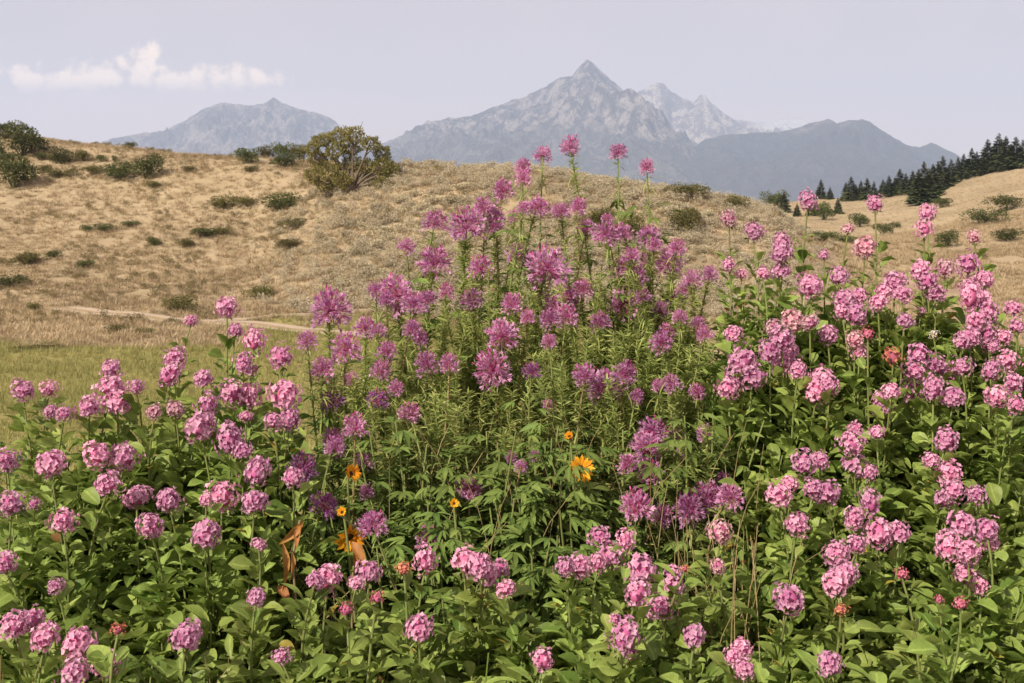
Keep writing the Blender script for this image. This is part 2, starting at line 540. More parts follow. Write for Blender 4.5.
def hit(px, py, d0=8.0, d1=600.0):
    """where the sight line through a picture point meets the ground"""
    d = np.exp(np.linspace(math.log(d0), math.log(d1), 3000))
    X = (px - CX) / F * d
    zr = CAMZ - (py - HY) / F * d
    b = np.nonzero(zt(X, d) >= zr)[0]
    if len(b) == 0:
        k = np.argmin(np.abs(d - 110) + 1e3 * (np.abs(zt(X, d) - zr) > 2.5))
    else:
        k = b[0]
    return X[k], d[k], float(zt(X[k], d[k]))


def spaced(dense_lo, dense_hi, step, far_lo, far_hi, n):
    mid = np.arange(dense_lo, dense_hi + 1e-6, step)
    g = np.geomspace(step, abs(far_hi - dense_hi), n)
    h = np.geomspace(step, abs(dense_lo - far_lo), n)
    return np.concatenate([dense_lo - h[::-1], mid, dense_hi + g])


GX = spaced(-75, 75, 0.75, -25000, 25000, 60)
GY = spaced(0, 135, 0.6, -400, 30000, 70)
GXX, GYY = np.meshgrid(GX, GY)
ZZ = zt(GXX, GYY)
nx, ny = len(GX), len(GY)
ii = (np.arange(ny - 1)[:, None] * nx + np.arange(nx - 1)[None]).ravel()
gt = T(np.stack([GXX.ravel(), GYY.ravel(), ZZ.ravel()], 1), np.stack([ii, ii + 1, ii + nx + 1, ii + nx], 1), tint=meadow(GXX, GYY).ravel())
ground = link('ground', make_mesh('ground', gt, ground_mat()))
tag(ground, 'rolling ground of green valley floor and dry tan hills', None, None, 'structure')


# the farm track: two pale ruts on a low ribbon, with a fork
def track_mat():
    mt = bpy.data.materials.new('track_dust')
    mt.use_nodes = True
    k = NT(mt.node_tree)
    uv = k.n('ShaderNodeUVMap')
    sp = k.n('ShaderNodeSeparateXYZ')
    k.put(sp.inputs[0], uv.outputs[0])
    geo = k.n('ShaderNodeNewGeometry')
    n2 = k.noise(geo.outputs['Position'], 1.4, 5, 0.7)
    rut = k.math('ABSOLUTE', k.math('SUBTRACT', k.math('ABSOLUTE', k.math('SUBTRACT', sp.outputs[0], 0.5)), 0.30))
    rm = k.math('SUBTRACT', 1.0, k.ramp(k.math('ADD', rut, k.math('MULTIPLY', k.math('SUBTRACT', n2, 0.5), 0.18)), 0.12, 0.22))
    c = k.mix(rm, (0.30, 0.22, 0.12), k.mix(n2, (0.36, 0.28, 0.20), (0.48, 0.39, 0.30)))
    b = k.n('ShaderNodeBsdfPrincipled')
    k.put(b.inputs['Base Color'], c)
    b.inputs['Roughness'].default_value = 0.95
    o = k.n('ShaderNodeOutputMaterial')
    k.put(o.inputs[0], b.outputs[0])
    return mt


TRACKS = []


def ribbon(name, pts, wd, mt, lift):
    P = np.array([hit(*p)[:2] for p in pts])
    s = np.linspace(0, len(P) - 1, 160)
    P = np.stack([np.interp(s, np.arange(len(P)), P[:, k]) for k in (0, 1)], 1)
    ker = np.hanning(31)
    ker /= ker.sum()
    P = np.stack([np.convolve(np.pad(P[:, k], 15, mode='edge'), ker, mode='valid') for k in (0, 1)], 1)
    TRACKS.append((P, wd))
    D = np.gradient(P, axis=0)
    N = np.stack([-D[:, 1], D[:, 0]], 1) / np.linalg.norm(D, axis=1)[:, None]
    V, UV = [], []
    for i in range(len(P)):
        for j in range(7):
            q = P[i] + N[i] * (j / 6 - 0.5) * wd
            V.append((q[0], q[1], float(zt(q[0], q[1])) + lift))
            UV.append((j / 6, i / 10))
    Q = [(i * 7 + j, i * 7 + j + 1, i * 7 + j + 8, i * 7 + j + 7) for i in range(len(P) - 1) for j in range(6)]
    return tag(link(name, make_mesh(name, T(V, Q, UV), mt)), 'pale dusty two-rut farm track crossing the valley', None, None, 'structure')


MT = track_mat()
ribbon('track', [(60, 308), (110, 314), (160, 319), (230, 323), (290, 329), (340, 334), (385, 338)], 1.9, MT, 0.03)
ribbon('track', [(215, 321), (260, 318), (300, 315), (345, 312), (385, 311)], 1.3, MT, 0.045)


# ------------------------------------------------------------------ mountains
def mountain(name, label, D, sil, foot, depth, mt, seed, amp=1.0, back=1200, base=-40, power=1.3):
    sil = np.array(sil, float)
    Xs, Hs = (sil[:, 0] - CX) / F * D, (HY - sil[:, 1]) / F * D + CAMZ
    n, m_ = 520, 150
    X = np.linspace(Xs[0] - foot, Xs[-1] + foot, n)
    t = np.concatenate([np.linspace(-1, 0, 24)[:-1], np.linspace(0, 1, m_) ** 1.15])
    XX, TT = np.meshgrid(X, t)
    tt = np.abs(TT)
    dist = np.where(TT < 0, tt * back, tt * depth)
    YY = D - np.sign(TT) * dist
    wv = (perlin(XX / 900, YY / 900, seed) * 420 + perlin(XX / 320, YY / 320, seed + 1) * 140) * np.clip(tt * 2.2, 0, 1)
    H = np.interp(XX + wv, np.r_[Xs[0] - foot, Xs, Xs[-1] + foot], np.r_[base, Hs, base])
    z = base + (H - base) * (1 - tt) ** power
    # gullies and spurs running down the face
    env = np.clip(tt * 5, 0, 1) * (1 - tt) ** 0.7 * np.clip((H - base) / 500, 0, 1.2)
    rd = ridged(XX / 620 + wv / 900, YY / 1500, 5, seed + 2) - 0.55
    rd2 = ridged(XX / 210 + wv / 400, YY / 420, 4, seed + 9) - 0.55
    z = z + amp * env * (260 * rd + 120 * rd2)
    z = z + amp * env * 46 * (ridged(XX / 80 + wv / 200, YY / 170, 4, seed + 13) - 0.55)
    z = z + (1 - tt) ** 3 * amp * 22 * ridged(XX / 130, YY / 200, 4, seed + 5) * np.clip((H - base) / 400, 0, 1) - 10 * amp
    k = len(t)
    ii = (np.arange(k - 1)[:, None] * n + np.arange(n - 1)[None]).ravel()
    tm = T(np.stack([XX.ravel(), YY.ravel(), z.ravel()], 1), np.stack([ii, ii + n, ii + n + 1, ii + 1], 1))
    return tag(link(name, make_mesh(name, tm, mt, True)), label, None, None, 'structure')


RK = rock_mat('grey_granite', (0.09, 0.08, 0.074), (0.48, 0.42, 0.37), (0.06, 0.068, 0.058), 0.7, 0, 380)
RK2 = rock_mat('pale_limestone', (0.13, 0.115, 0.105), (0.40, 0.35, 0.31), (0.07, 0.075, 0.065), 0.5, 0, 260)
RK3 = rock_mat('pale_snowy_rock', (0.22, 0.185, 0.16), (0.68, 0.60, 0.52), (0.05, 0.06, 0.04), 0.2, 570, 150)
RK4 = rock_mat('wooded_slope', (0.10, 0.095, 0.085), (0.30, 0.27, 0.24), (0.045, 0.05, 0.055), 0.82, 0, 480)
mountain('mountain', 'long hazy grey mountain with a small stepped summit', 8600,
         [(118, 139), (135, 134), (165, 131), (190, 118), (205, 108), (222, 102), (240, 105), (254, 106), (265, 103), (274, 98), (285, 104), (300, 110), (322, 114), (336, 122), (342, 133), (360, 148)],
         500, 2200, RK2, 3, 0.9)
mountain('mountain', 'tall grey granite mountain with a pointed peak', 7800,
         [(372, 152), (385, 143), (410, 132), (428, 123), (450, 118), (470, 117), (490, 109), (510, 101), (525, 97), (540, 89), (556, 79), (572, 76), (580, 66), (587, 60), (594, 64), (604, 74), (614, 82), (624, 92), (632, 106), (655, 125), (690, 140), (740, 165), (775, 190)],
         400, 3000, RK, 21, 1.0)
mountain('mountain', 'pale jagged range with snow patches behind the granite peak', 9800,
         [(600, 130), (625, 104), (638, 92), (650, 86), (657, 83), (664, 84), (672, 92), (682, 98), (694, 102), (699, 96), (705, 95), (712, 104), (725, 114), (735, 120), (755, 122), (775, 122), (790, 118), (803, 119), (830, 130), (880, 150)],
         600, 2200, RK3, 37, 0.8)
mountain('mountain', 'low blue wooded mountain with twin rounded tops', 6600,
         [(690, 150), (708, 138), (740, 134), (780, 133), (800, 128), (815, 122), (828, 119), (836, 124), (848, 120), (862, 119), (872, 124), (885, 133), (895, 139), (908, 146), (920, 148), (932, 143), (946, 150), (960, 160), (1000, 175), (1060, 185)],
         500, 1900, RK4, 52, 0.85)

# the air
hb = MB()
a0, a1, b0, b1, c0, c1 = -14000, 14000, -1500, 13500, -75, 1350
hv = [(x, y, z) for z in (c0, c1) for y in (b0, b1) for x in (a0, a1)]
haze = link('haze', make_mesh('haze', T(hv, [(0, 2, 3, 1), (4, 5, 7, 6), (0, 1, 5, 4), (2, 6, 7, 3), (0, 4, 6, 2), (1, 3, 7, 5)]), [], False))
hm = bpy.data.materials.new('haze_air')
hm.use_nodes = True
k = NT(hm.node_tree)
pv = k.n('ShaderNodeVolumePrincipled')
pv.inputs['Color'].default_value = (0.53, 0.68, 1.0, 1)
pv.inputs['Density'].default_value = 0.00012
pv.inputs['Anisotropy'].default_value = 0.0
ho = k.n('ShaderNodeOutputMaterial')
k.put(ho.inputs['Volume'], pv.outputs[0])
haze.data.materials.append(hm)
tag(haze, 'thin pale summer haze filling the distance', None, None, 'stuff')


# ------------------------------------------------------------------ grass on hills and valley floor
def tuft_t(n, spread, lean, width, seed, blades=2):
    g = np.random.default_rng(seed)
    mb = MB()
    bl = leaf_t(width, nv=blades, nu=1, fold=0, droop=0.35, peak=0.3, base=1.0)
    ph = g.uniform(0, 6.28, n)
    rr = spread * np.sqrt(g.uniform(0, 1, n))
    P = np.stack([rr * np.cos(ph), rr * np.sin(ph), np.zeros(n)], 1)
    le = lean * (0.2 + rr / spread) * g.uniform(0.5, 1.4, n)
    D = np.stack([np.cos(ph) * le, np.sin(ph) * le, np.ones(n)], 1)
    mb.many(bl, frames(D, up=np.stack([np.cos(ph + g.normal(0, 1, n)), np.sin(ph), np.zeros(n)], 1), scale=g.uniform(0.5, 1.0, n)), P, g.uniform(0, 1, n))
    return mb.template()


def scatter(name, label, temps, X, Y, S, mat, tint_lo=0.0, tint_hi=1.0, sz=None):
    g = np.random.default_rng(3)
    ok = np.ones(len(X), bool)
    for P, wd in TRACKS:
        near = np.full(len(X), 1e9)
        for p in P[::2]:
            near = np.minimum(near, np.hypot(X - p[0], (Y - p[1])))
        ok &= near > wd * 0.5
    X, Y, S = X[ok], Y[ok], S[ok]
    Z = zt(X, Y)
    which = g.integers(0, len(temps), len(X))
    mb = MB()
    for q, t in enumerate(temps):
        s_ = which == q
        a = g.uniform(0, 6.28, s_.sum())
        M = np.zeros((len(a), 3, 3))
        c, s = np.cos(a), np.sin(a)
        M[:, 0, 0], M[:, 0, 1], M[:, 1, 0], M[:, 1, 1], M[:, 2, 2] = c, -s, s, c, 1
        M[:, 2, 2] *= 1 if sz is None else sz[s_]
        M *= S[s_][:, None, None]
        n0 = len(a)
        base = np.clip(g.normal(0.5, 0.24, n0) + 0.45 * fbm(X[s_] / 6, Y[s_] / 9, 3, 12), 0, 1)
        ti = np.repeat(base, len(t.v)) * 0.7 + np.tile(t.tint, n0) * 0.3
        mb.many(t, M, np.stack([X[s_], Y[s_], Z[s_] - 0.02], 1))
        mb.ti[-1] = tint_lo + (tint_hi - tint_lo) * ti
    o = mb.build(name, mat)
    return tag(o, label, None, None, 'stuff')


def wedge(n, y0, y1, umin, umax, seed, power=1.0):
    g = np.random.default_rng(seed)
    Y = y0 + (y1 - y0) * g.uniform(0, 1, n) ** power
    U = g.uniform(umin, umax, n)
    return U * Y, Y, g


def shrub_t(seed, n=1900, lumps=10, leaf=0.062, flat=1.0, twigs=True):
    g = np.random.default_rng(seed)
    mb = MB()
    lf = leaf_t(0.55, nv=2, nu=1, fold=0, droop=0.2)
    cs = np.stack([g.uniform(-0.32, 0.32, lumps), g.uniform(-0.3, 0.3, lumps), g.uniform(0.25, 0.62, lumps)], 1)
    rs = g.uniform(0.17, 0.30, lumps)
    w_ = g.integers(0, lumps, n)
    V = sph(n, -0.7, g)
    V = V[g.permutation(n)]
    rad = g.uniform(0.55, 1.03, n)
    P = cs[w_] + V * (rs[w_] * rad)[:, None]
    P[:, 2] = np.maximum(P[:, 2] * flat, 0.03)
    D = V + g.normal(0, 0.6, (n, 3)) + [0, 0, 0.35]
    tint = np.clip(0.5 + g.normal(0, 0.28, n) + (rs[w_] - 0.27) * 2, 0, 1)
    mb.many(lf, frames(D, roll=g.uniform(0, 6.28, n), scale=g.uniform(0.6, 1.3, n) * leaf), P, tint)
    for c in (cs if twigs else []):
        mb.one(tube(bez((0, 0, -0.1), (c[0] * 0.2, c[1] * 0.2, 0.1), (c[0] * 0.6, c[1] * 0.6, c[2] * 0.6), c, 5), [0.02, 0.016, 0.012, 0.009, 0.005], 4))
    return mb.template()


hay = [tuft_t(18, 0.42, 1.5, 0.085, s) for s in (1, 2, 3, 4)]
X, Y, g = wedge(48000, 46, 128, -0.62, 0.62, 8)
keep = (meadow(X, Y) < 0.6) & (fbm(X / 5, Y / 5, 2, 6) > -0.6)
X, Y = X[keep], Y[keep]
scatter('dry_grass', 'dry tan grass tufts covering the hillsides', hay, X, Y, g.uniform(0.22, 0.55, len(X)), M_HAY, 0.0, 1.0)
X, Y, g = wedge(16000, 4.8, 60, 0.0, 1.1, 15)
keep = meadow(X, Y) < 0.5
X, Y = X[keep], Y[keep]
scatter('dry_grass', 'short dry grass on the near slope behind the pink bank', hay, X, Y, g.uniform(0.7, 1.3, len(X)) * np.interp(Y, [5, 12, 30, 60], [0.09, 0.14, 0.24, 0.40]), M_HAY, 0.2, 1.0)
X, Y, g = wedge(9000, 128, 300, 0.1, 0.62, 9)
scatter('dry_grass', 'short dry grass on the far slope below the conifers', hay, X, Y, g.uniform(0.25, 0.5, len(X)), M_HAY, 0.4, 1.0)
mb_t = [shrub_t(s, 230, 7, 0.085, 0.8, False) for s in (61, 62, 63)]
X, Y, g = wedge(3000, 60, 93, -0.24, 0.30, 19)
U = X / Y
keep = (g.uniform(0, 1, len(X)) < np.clip((U + 0.23) / 0.10, 0, 1) * np.clip((0.29 - U) / 0.06, 0, 1)) & (meadow(X, Y) < 0.3)
X, Y = X[keep], Y[keep]
scatter('low_brush', 'pale bleached low brush of the middle slope', mb_t, X, Y, g.uniform(0.5, 1.25, len(X)), M_SAGE, 0.25, 0.85)
X, Y, g = wedge(2600, 57, 125, -0.6, 0.0, 29)
keep = (fbm(X / 8, Y / 10, 3, 22) > 0.0) & (meadow(X, Y) < 0.4)
X, Y = X[keep], Y[keep]
scatter('low_brush', 'olive brown low brush speckling the long hill', mb_t, X, Y, g.uniform(0.35, 0.9, len(X)), M_BRUSH, 0.0, 1.0)
mg = [tuft_t(12, 0.28, 0.8, 0.07, s) for s in (11, 12, 13)]
X, Y, g = wedge(34000, 4.7, 64, -0.6, 0.45, 10, 1.15)
keep = (meadow(X, Y) > 0.25) & (meadow(X, Y) < 1.5)
X, Y = X[keep], Y[keep]
scatter('meadow_grass', 'short green grass of the valley meadow', mg, X, Y, g.uniform(0.7, 1.3, len(X)) * np.interp(Y, [5, 12, 30, 60], [0.07, 0.11, 0.2, 0.32]), M_MEADOW)


# ------------------------------------------------------------------ shrubs, sagebrush, conifers, juniper
SH = [shrub_t(s) for s in (31, 32, 33, 34, 35)]
SHM = {('dark', i): make_mesh('shrub', t, M_SHRUB, False) for i, t in enumerate(SH)}
SHM.update({('olive', i): make_mesh('shrub', t, M_OLIVE, False) for i, t in enumerate(SH)})
SHRUBS = [
    # px, py of the base, width, height in px, tone, label
    (6, 138, 34, 18, 'dark', 'dark green shrub on the top edge of the hill at its highest end'),
    (22, 156, 48, 33, 'dark', 'broad dark green shrub just below the highest end of the hill crest'),
    (14, 188, 46, 38, 'dark', 'tall dark shrub, lower one of the big pair below the highest crest'),
    (-8, 160, 24, 22, 'dark', 'dark shrub cut by the picture edge beside the big shrub pair'),
    (40, 136, 12, 9, 'dark', 'small round dark shrub alone on the high skyline'),
    (53, 139, 14, 7, 'olive', 'low olive shrub behind the small round skyline shrub'),
    (63, 164, 23, 18, 'dark', 'compact dark round shrub midway between the big pair and the long double shrub'),
    (84, 161, 18, 12, 'olive', 'loose olive shrub right beside the compact dark round shrub'),
    (44, 173, 13, 10, 'olive', 'small olive shrub between tall dark shrub and low spreading shrub'),
    (60, 178, 28, 11, 'olive', 'low spreading olive shrub under the compact dark round shrub'),
    (93, 175, 17, 10, 'olive', 'small olive shrub beside the end of the long double shrub'),
    (118, 179, 38, 19, 'dark', 'long low dark half of the double shrub in mid slope'),
    (146, 179, 32, 27, 'dark', 'taller dark half of the double shrub in mid slope'),
    (102, 143, 10, 8, 'dark', 'tiny dark shrub on the skyline, first of three dots before the mountain'),
    (115, 145, 6, 7, 'dark', 'tiniest upright dark shrub on the skyline where the mountain starts'),
    (131, 149, 10, 8, 'dark', 'tiny brownish shrub on the skyline in front of the long mountain foot'),
    (153, 188, 20, 8, 'olive', 'low olive shrub just under the double shrub'),
    (190, 172, 16, 7, 'olive', 'faint low olive shrub on the open slope below the long mountain'),
    (243, 164, 25, 19, 'dark', 'dark rounded shrub at the start of the shrub group before the juniper'),
    (263, 155, 20, 15, 'olive', 'olive shrub between the dark rounded shrub and the black skyline shrub'),
    (281, 148, 22, 19, 'dark', 'round very dark shrub standing up from the skyline before the mountain'),
    (287, 167, 30, 15, 'dark', 'wide green shrub below the round very dark skyline shrub'),
    (300, 158, 26, 18, 'olive', 'yellowish olive shrub touching the juniper crown edge'),
    (251, 172, 15, 8, 'olive', 'little olive shrub below the dark rounded shrub'),
    (226, 209, 28, 15, 'olive', 'loose green shrub on open slope, first of the row of three'),
    (248, 207, 20, 11, 'olive', 'low olive shrub in the middle of the row of three'),
    (279, 210, 38, 19, 'dark', 'dense dome-shaped green shrub below the juniper'),
    (292, 227, 36, 10, 'olive', 'flat brownish green shrub under the dome-shaped shrub'),
    (290, 247, 28, 10, 'olive', 'flat olive shrub lowest below the dome-shaped shrub'),
    (105, 231, 20, 9, 'dark', 'low dark shrub, middle one of three on the bare middle slope'),
    (130, 227, 15, 7, 'dark', 'small dark shrub ending the row on the bare middle slope'),
    (86, 231, 15, 7, 'dark', 'small dark shrub starting the row on the bare middle slope'),
    (155, 246, 15, 10, 'dark', 'solitary small dark shrub in the middle of the slope'),
    (200, 237, 28, 11, 'dark', 'broad low dark shrub on the mid slope above the track'),
    (184, 247, 20, 10, 'olive', 'low olive shrub below the broad low dark one'),
    (221, 235, 17, 9, 'olive', 'small olive shrub beside the broad low dark one'),
    (30, 264, 34, 13, 'olive', 'wide olive shrub low on the slope near the picture edge'),
    (54, 257, 17, 8, 'dark', 'little dark shrub above the wide olive shrub'),
    (86, 268, 19, 10, 'dark', 'little dark shrub low on the slope beyond the wide olive shrub'),
    (12, 287, 28, 14, 'dark', 'dark shrub lowest by the picture edge above the green meadow'),
    (34, 312, 14, 11, 'olive', 'small olive shrub at the edge of the green meadow'),
    (178, 311, 32, 17, 'olive', 'rounded olive shrub right behind the track'),
    (258, 299, 32, 15, 'olive', 'rounded olive shrub uphill of the track near the pink flower tops'),
    (120, 332, 26, 10, 'olive', 'low olive shrub on the meadow side of the track'),
    (145, 334, 16, 8, 'olive', 'small olive shrub beside another on the meadow side of the track'),
    (36, 352, 42, 9, 'olive', 'flat dark green shrub at the meadow border below the hill'),
    (447, 160, 11, 6, 'olive', 'tiny olive shrub on the skyline beyond the juniper'),
    (474, 162, 14, 10, 'dark', 'small dark shrub on the skyline between juniper and tall flowers'),
    (601, 182, 20, 11, 'olive', 'low olive skyline shrub under the pointed peak, first of two'),
    (618, 183, 20, 11, 'dark', 'low dark skyline shrub under the pointed peak, second of two'),
    (688, 199, 36, 17, 'olive', 'wide olive shrub on the falling skyline past the tall flowers'),
    (630, 240, 36, 28, 'olive', 'rounded yellow-green shrub seen among the tall flower stems'),
    (598, 228, 30, 22, 'olive', 'yellow-green shrub behind the magenta heads at the middle'),
    (690, 232, 34, 29, 'olive', 'round pale green shrub between the flower beds on the slope'),
    (738, 209, 28, 15, 'olive', 'yellowish shrub ending the near skyline'),
    (776, 213, 24, 23, 'dark', 'dark upright shrub at the dip where the near hill ends'),
    (823, 220, 22, 19, 'dark', 'dark green shrub on bare tan bank below the conifers'),
    (859, 227, 22, 15, 'dark', 'grey-green shrub behind the pink head above the far slope'),
    (882, 235, 22, 14, 'dark', 'grey-green shrub beside the stalk of the pink head on far slope'),
    (895, 228, 10, 7, 'dark', 'tiny dark shrub above the two grey-green shrubs'),
    (822, 241, 34, 11, 'dark', 'long low dark shrub along the small tan ridge'),
    (848, 244, 22, 10, 'dark', 'low dark shrub at the lower end of the small tan ridge'),
    (800, 231, 22, 7, 'dark', 'thin low shrub at the upper end of the small tan ridge'),
    (942, 208, 18, 12, 'dark', 'small green shrub under the thick clump of conifers'),
    (985, 224, 34, 17, 'dark', 'lower half of the big spreading shrub on the tan far hill'),
    (1006, 211, 32, 17, 'dark', 'upper half of the big spreading shrub on the tan far hill'),
    (1006, 241, 30, 14, 'dark', 'low spreading shrub below the big spreading one on the far hill'),
    (945, 247, 24, 19, 'dark', 'rounded shrub on the far hill behind the tall pink spire'),
    (980, 259, 14, 8, 'dark', 'small flat shrub low on the far hill above the pink flowers'),
]
for q, (px, py, wd, ht, tone, lab) in enumerate(SHRUBS):
    x, y, z = hit(px, py, 40)
    o = link('shrub', SHM[(tone, q % 5)], None, (x, y, z - 0.05))
    s = y / F
    o.scale = (wd * s * 1.15, wd * s * 1.0, ht * s * 1.15)
    o.rotation_euler = (0, 0, q * 1.7)
    tag(o, lab, 'shrub', 'shrubs dotted over the hills')

sg = [shrub_t(s, 420, 8, 0.10, 0.85) for s in (41, 42, 43, 44)]
SGM = [make_mesh('sagebrush', t, M_SAGE, False) for t in sg]
g = np.random.default_rng(77)
cnt = 0
while cnt < 300:
    px = g.uniform(318, 790)
    py = g.uniform(158, 300)
    y_r = np.interp(px, [318, 400, 540, 620, 700, 790], [185, 164, 172, 186, 198, 226])
    if py < y_r:
        continue
    x, y, z = hit(px, py, 50)
    o = link('sagebrush', SGM[cnt % 4], None, (x, y, z - 0.04))
    s = g.uniform(0.55, 1.15)
    o.scale = (s * 1.25, s * 1.25, s * 0.8)
    o.rotation_euler = (0, 0, g.uniform(0, 6.28))
    tag(o, 'pale grey-tan sagebrush tuft on the middle slope', 'sagebrush', 'sagebrush tufts on the middle slope')
    cnt += 1


def conifer_parts(seed):
    g = np.random.default_rng(seed)
    mb = MB()
    lf = leaf_t(0.42, nv=3, nu=1, fold=0, droop=0.5, peak=0.4)
    n = 800
    h = 0.06 + 0.94 * g.uniform(0, 1, n) ** 1.25
    ph = g.uniform(0, 6.28, n)
    L = (0.21 * (1 - h) ** 0.8 + 0.014) * g.uniform(0.5, 1.15, n)
    P = np.stack([0.25 * L * np.cos(ph), 0.25 * L * np.sin(ph), h], 1)
    D = np.stack([np.cos(ph), np.sin(ph), 0.15 + 1.2 * h ** 3], 1)
    mb.many(lf, frames(D, roll=g.normal(0, 0.5, n), scale=L), P, g.uniform(0, 1, n))
    tr = MB()
    tr.one(tube([(0, 0, -0.05), (0, 0, 0.3), (0.004, 0, 0.6), (0, 0, 0.985)], [0.022, 0.017, 0.011, 0.002], 6))
    return make_mesh('crown', mb.template(), M_CON, False), make_mesh('trunk', tr.template(), M_BARK)


CON = [conifer_parts(s) for s in (51, 52, 53, 54)]
STANDS = [
    ('dark conifer in the thin low stand at the dip, number %s from its low end', [(784, 190, 212), (797, 186, 198), (811, 184, 198), (816, 183, 198), (821, 178, 198), (830, 186, 198), (838, 180, 196)]),
    ('dark conifer in low stand behind pink head on the far bank, %s', [(846, 181, 199), (851, 175, 200), (856, 183, 200), (861, 179, 199), (867, 176, 199), (874, 180, 198), (883, 178, 195), (889, 174, 195)]),
    ('dark conifer in the thick clump down the far hill, %s counting uphill', [(895, 176, 194), (900, 167, 193), (906, 172, 193), (913, 169, 193), (919, 167, 203), (924, 159, 201), (929, 166, 201), (933, 162, 196), (938, 159, 190), (943, 154, 187)]),
    ('dark conifer on the upper hill edge below the open sky, %s counting uphill', [(951, 157, 183), (958, 155, 180), (964, 152, 178), (972, 146, 176), (977, 150, 175), (983, 150, 172), (988, 137, 171), (993, 145, 170), (999, 131, 169), (1006, 134, 168), (1011, 142, 167), (1016, 135, 166), (1023, 138, 165)]),
]
ORD = 'first second third fourth fifth sixth seventh eighth ninth tenth eleventh twelfth thirteenth'.split()
q = 0
for lab, trees in STANDS:
    for i, (px, yt, yb) in enumerate(trees):
        x, y, z = hit(px, yb + 1.5, 95)
        r = link('conifer', None, None, (x, y, z - 0.2))
        hgt = (yb - yt + 1) * 0.96 * y / F + 0.2
        wdt = hgt * (1.18 if yb - yt < 40 else 1.0) * random.uniform(1.1, 1.45)
        r.scale = (wdt, wdt, hgt)
        r.rotation_euler = (0, 0, q * 2.1)
        c_, t_ = CON[q % 4]
        link('crown', c_, r)
        link('trunk', t_, r)
        tag(r, lab % ORD[i], 'conifer', 'conifers along the far hill edge')
        q += 1


def juniper():
    g = np.random.default_rng(91)
    x, y, z = hit(352, 193, 40)
    s = y / F                                  # metres per picture pixel at the tree
    root = link('juniper_tree', None, None, (x, y, z))
    tag(root, 'bushy olive juniper tree with bare grey limbs on the hill crest', 'tree')
    cl = [(-30, 52, 13, 6), (-14, 56, 16, 8), (2, 57, 13, 9), (-18, 40, 11, 8), (-3, 44, 12, 7), (20, 49, 12, 7), (29, 40, 11, 8), (31, 27, 13, 9), (40, 22, 10, 9),
          (13, 27, 10, 7), (-2, 28, 14, 9), (-22, 22, 15, 9), (-36, 34, 12, 9), (-40, 18, 12, 8), (-28, 9, 13, 6), (-8, 12, 12, 7), (14, 14, 10, 6), (34, 9, 15, 6), (46, 6, 9, 4), (-38, 44, 9, 6)]
    mb, tr = MB(), MB()
    lf = leaf_t(0.5, nv=2, nu=1, fold=0, droop=0.2)
    for (cx, cz, rx, rz) in cl:
        n = int(80 * rx)
        rx, rz = rx * 0.8, rz * 0.88
        V = sph(n, -1, g)[g.permutation(n)]
        dy = g.uniform(-15, 15)
        c = np.array([cx, dy, cz])
        lump = 1 + 0.3 * np.sin(V[:, 0] * 5 + cx) * np.cos(V[:, 2] * 4 + cz)
        P = c + V * np.array([rx, rx, rz * 1.1]) * (g.uniform(0.55, 1.04, n) * lump)[:, None]
        D = V + g.normal(0, 0.5, (n, 3)) + [0, 0, 0.4]
        mb.many(lf, frames(D, roll=g.uniform(0, 6.28, n), scale=g.uniform(1.3, 2.9, n) * s), P * s, np.clip(0.5 + g.normal(0, 0.22, n) + 0.18 * (cx < 10), 0, 1))  # clumps on the sunward side tinted lighter, sunlight put into the colour
        b0 = np.array([g.uniform(-4, 4), 0, -3])
        fk = np.array([cx * 0.35, dy * 0.3, 8 + cz * 0.25])
        tr.one(tube(bez(b0 * s, fk * s * [0.5, 0.5, 0.8], fk * s, c * s, 9), np.linspace(2.0, 0.4, 9) * s, 5))
        for _ in range(3):
            e = c + g.normal(0, 1, 3) * [rx * 0.7, rx * 0.7, rz * 0.7]
            m_ = (fk + c) / 2
            tr.one(tube(bez(m_ * s, (m_ * 0.6 + e * 0.4 + [0, 0, 2]) * s, (m_ * 0.3 + e * 0.7) * s, e * s, 6), np.linspace(0.7, 0.2, 6) * s, 4))
    mb.build('crown', M_JUN, root, smooth=False)
    tr.build('trunk', M_BARK, root)


juniper()

# ------------------------------------------------------------------ flower heads
def ball_t(r, zs=1.0, n=8, m=6):
    V, Q = [], []
    for j in range(m + 1):
        th = math.pi * (0.02 + 0.96 * j / m)
        for i in range(n):
            V.append((r * math.sin(th) * math.cos(2 * math.pi * i / n), r * math.sin(th) * math.sin(2 * math.pi * i / n), r * zs * math.cos(th)))
    for j in range(m):
        for i in range(n):
            Q.append((j * n + i, (j + 1) * n + i, (j + 1) * n + (i + 1) % n, j * n + (i + 1) % n))
    return T(V, Q)


def remat(t, m):
    return T(t.v, t.f, t.uv, m, t.tint)


def tangents(V, g):
    A = np.cross(V, g.normal(0, 1, V.shape))
    A /= np.linalg.norm(A, axis=1, keepdims=True)
    return A, np.cross(V, A)


PET = leaf_t(0.95, nv=2, nu=2, fold=0.12, droop=0.45, peak=0.62, base=0.35)
EYE = T([(-.5, -.5, 0), (.5, -.5, 0), (.5, .5, 0), (-.5, .5, 0)], [(0, 1, 2, 3)])


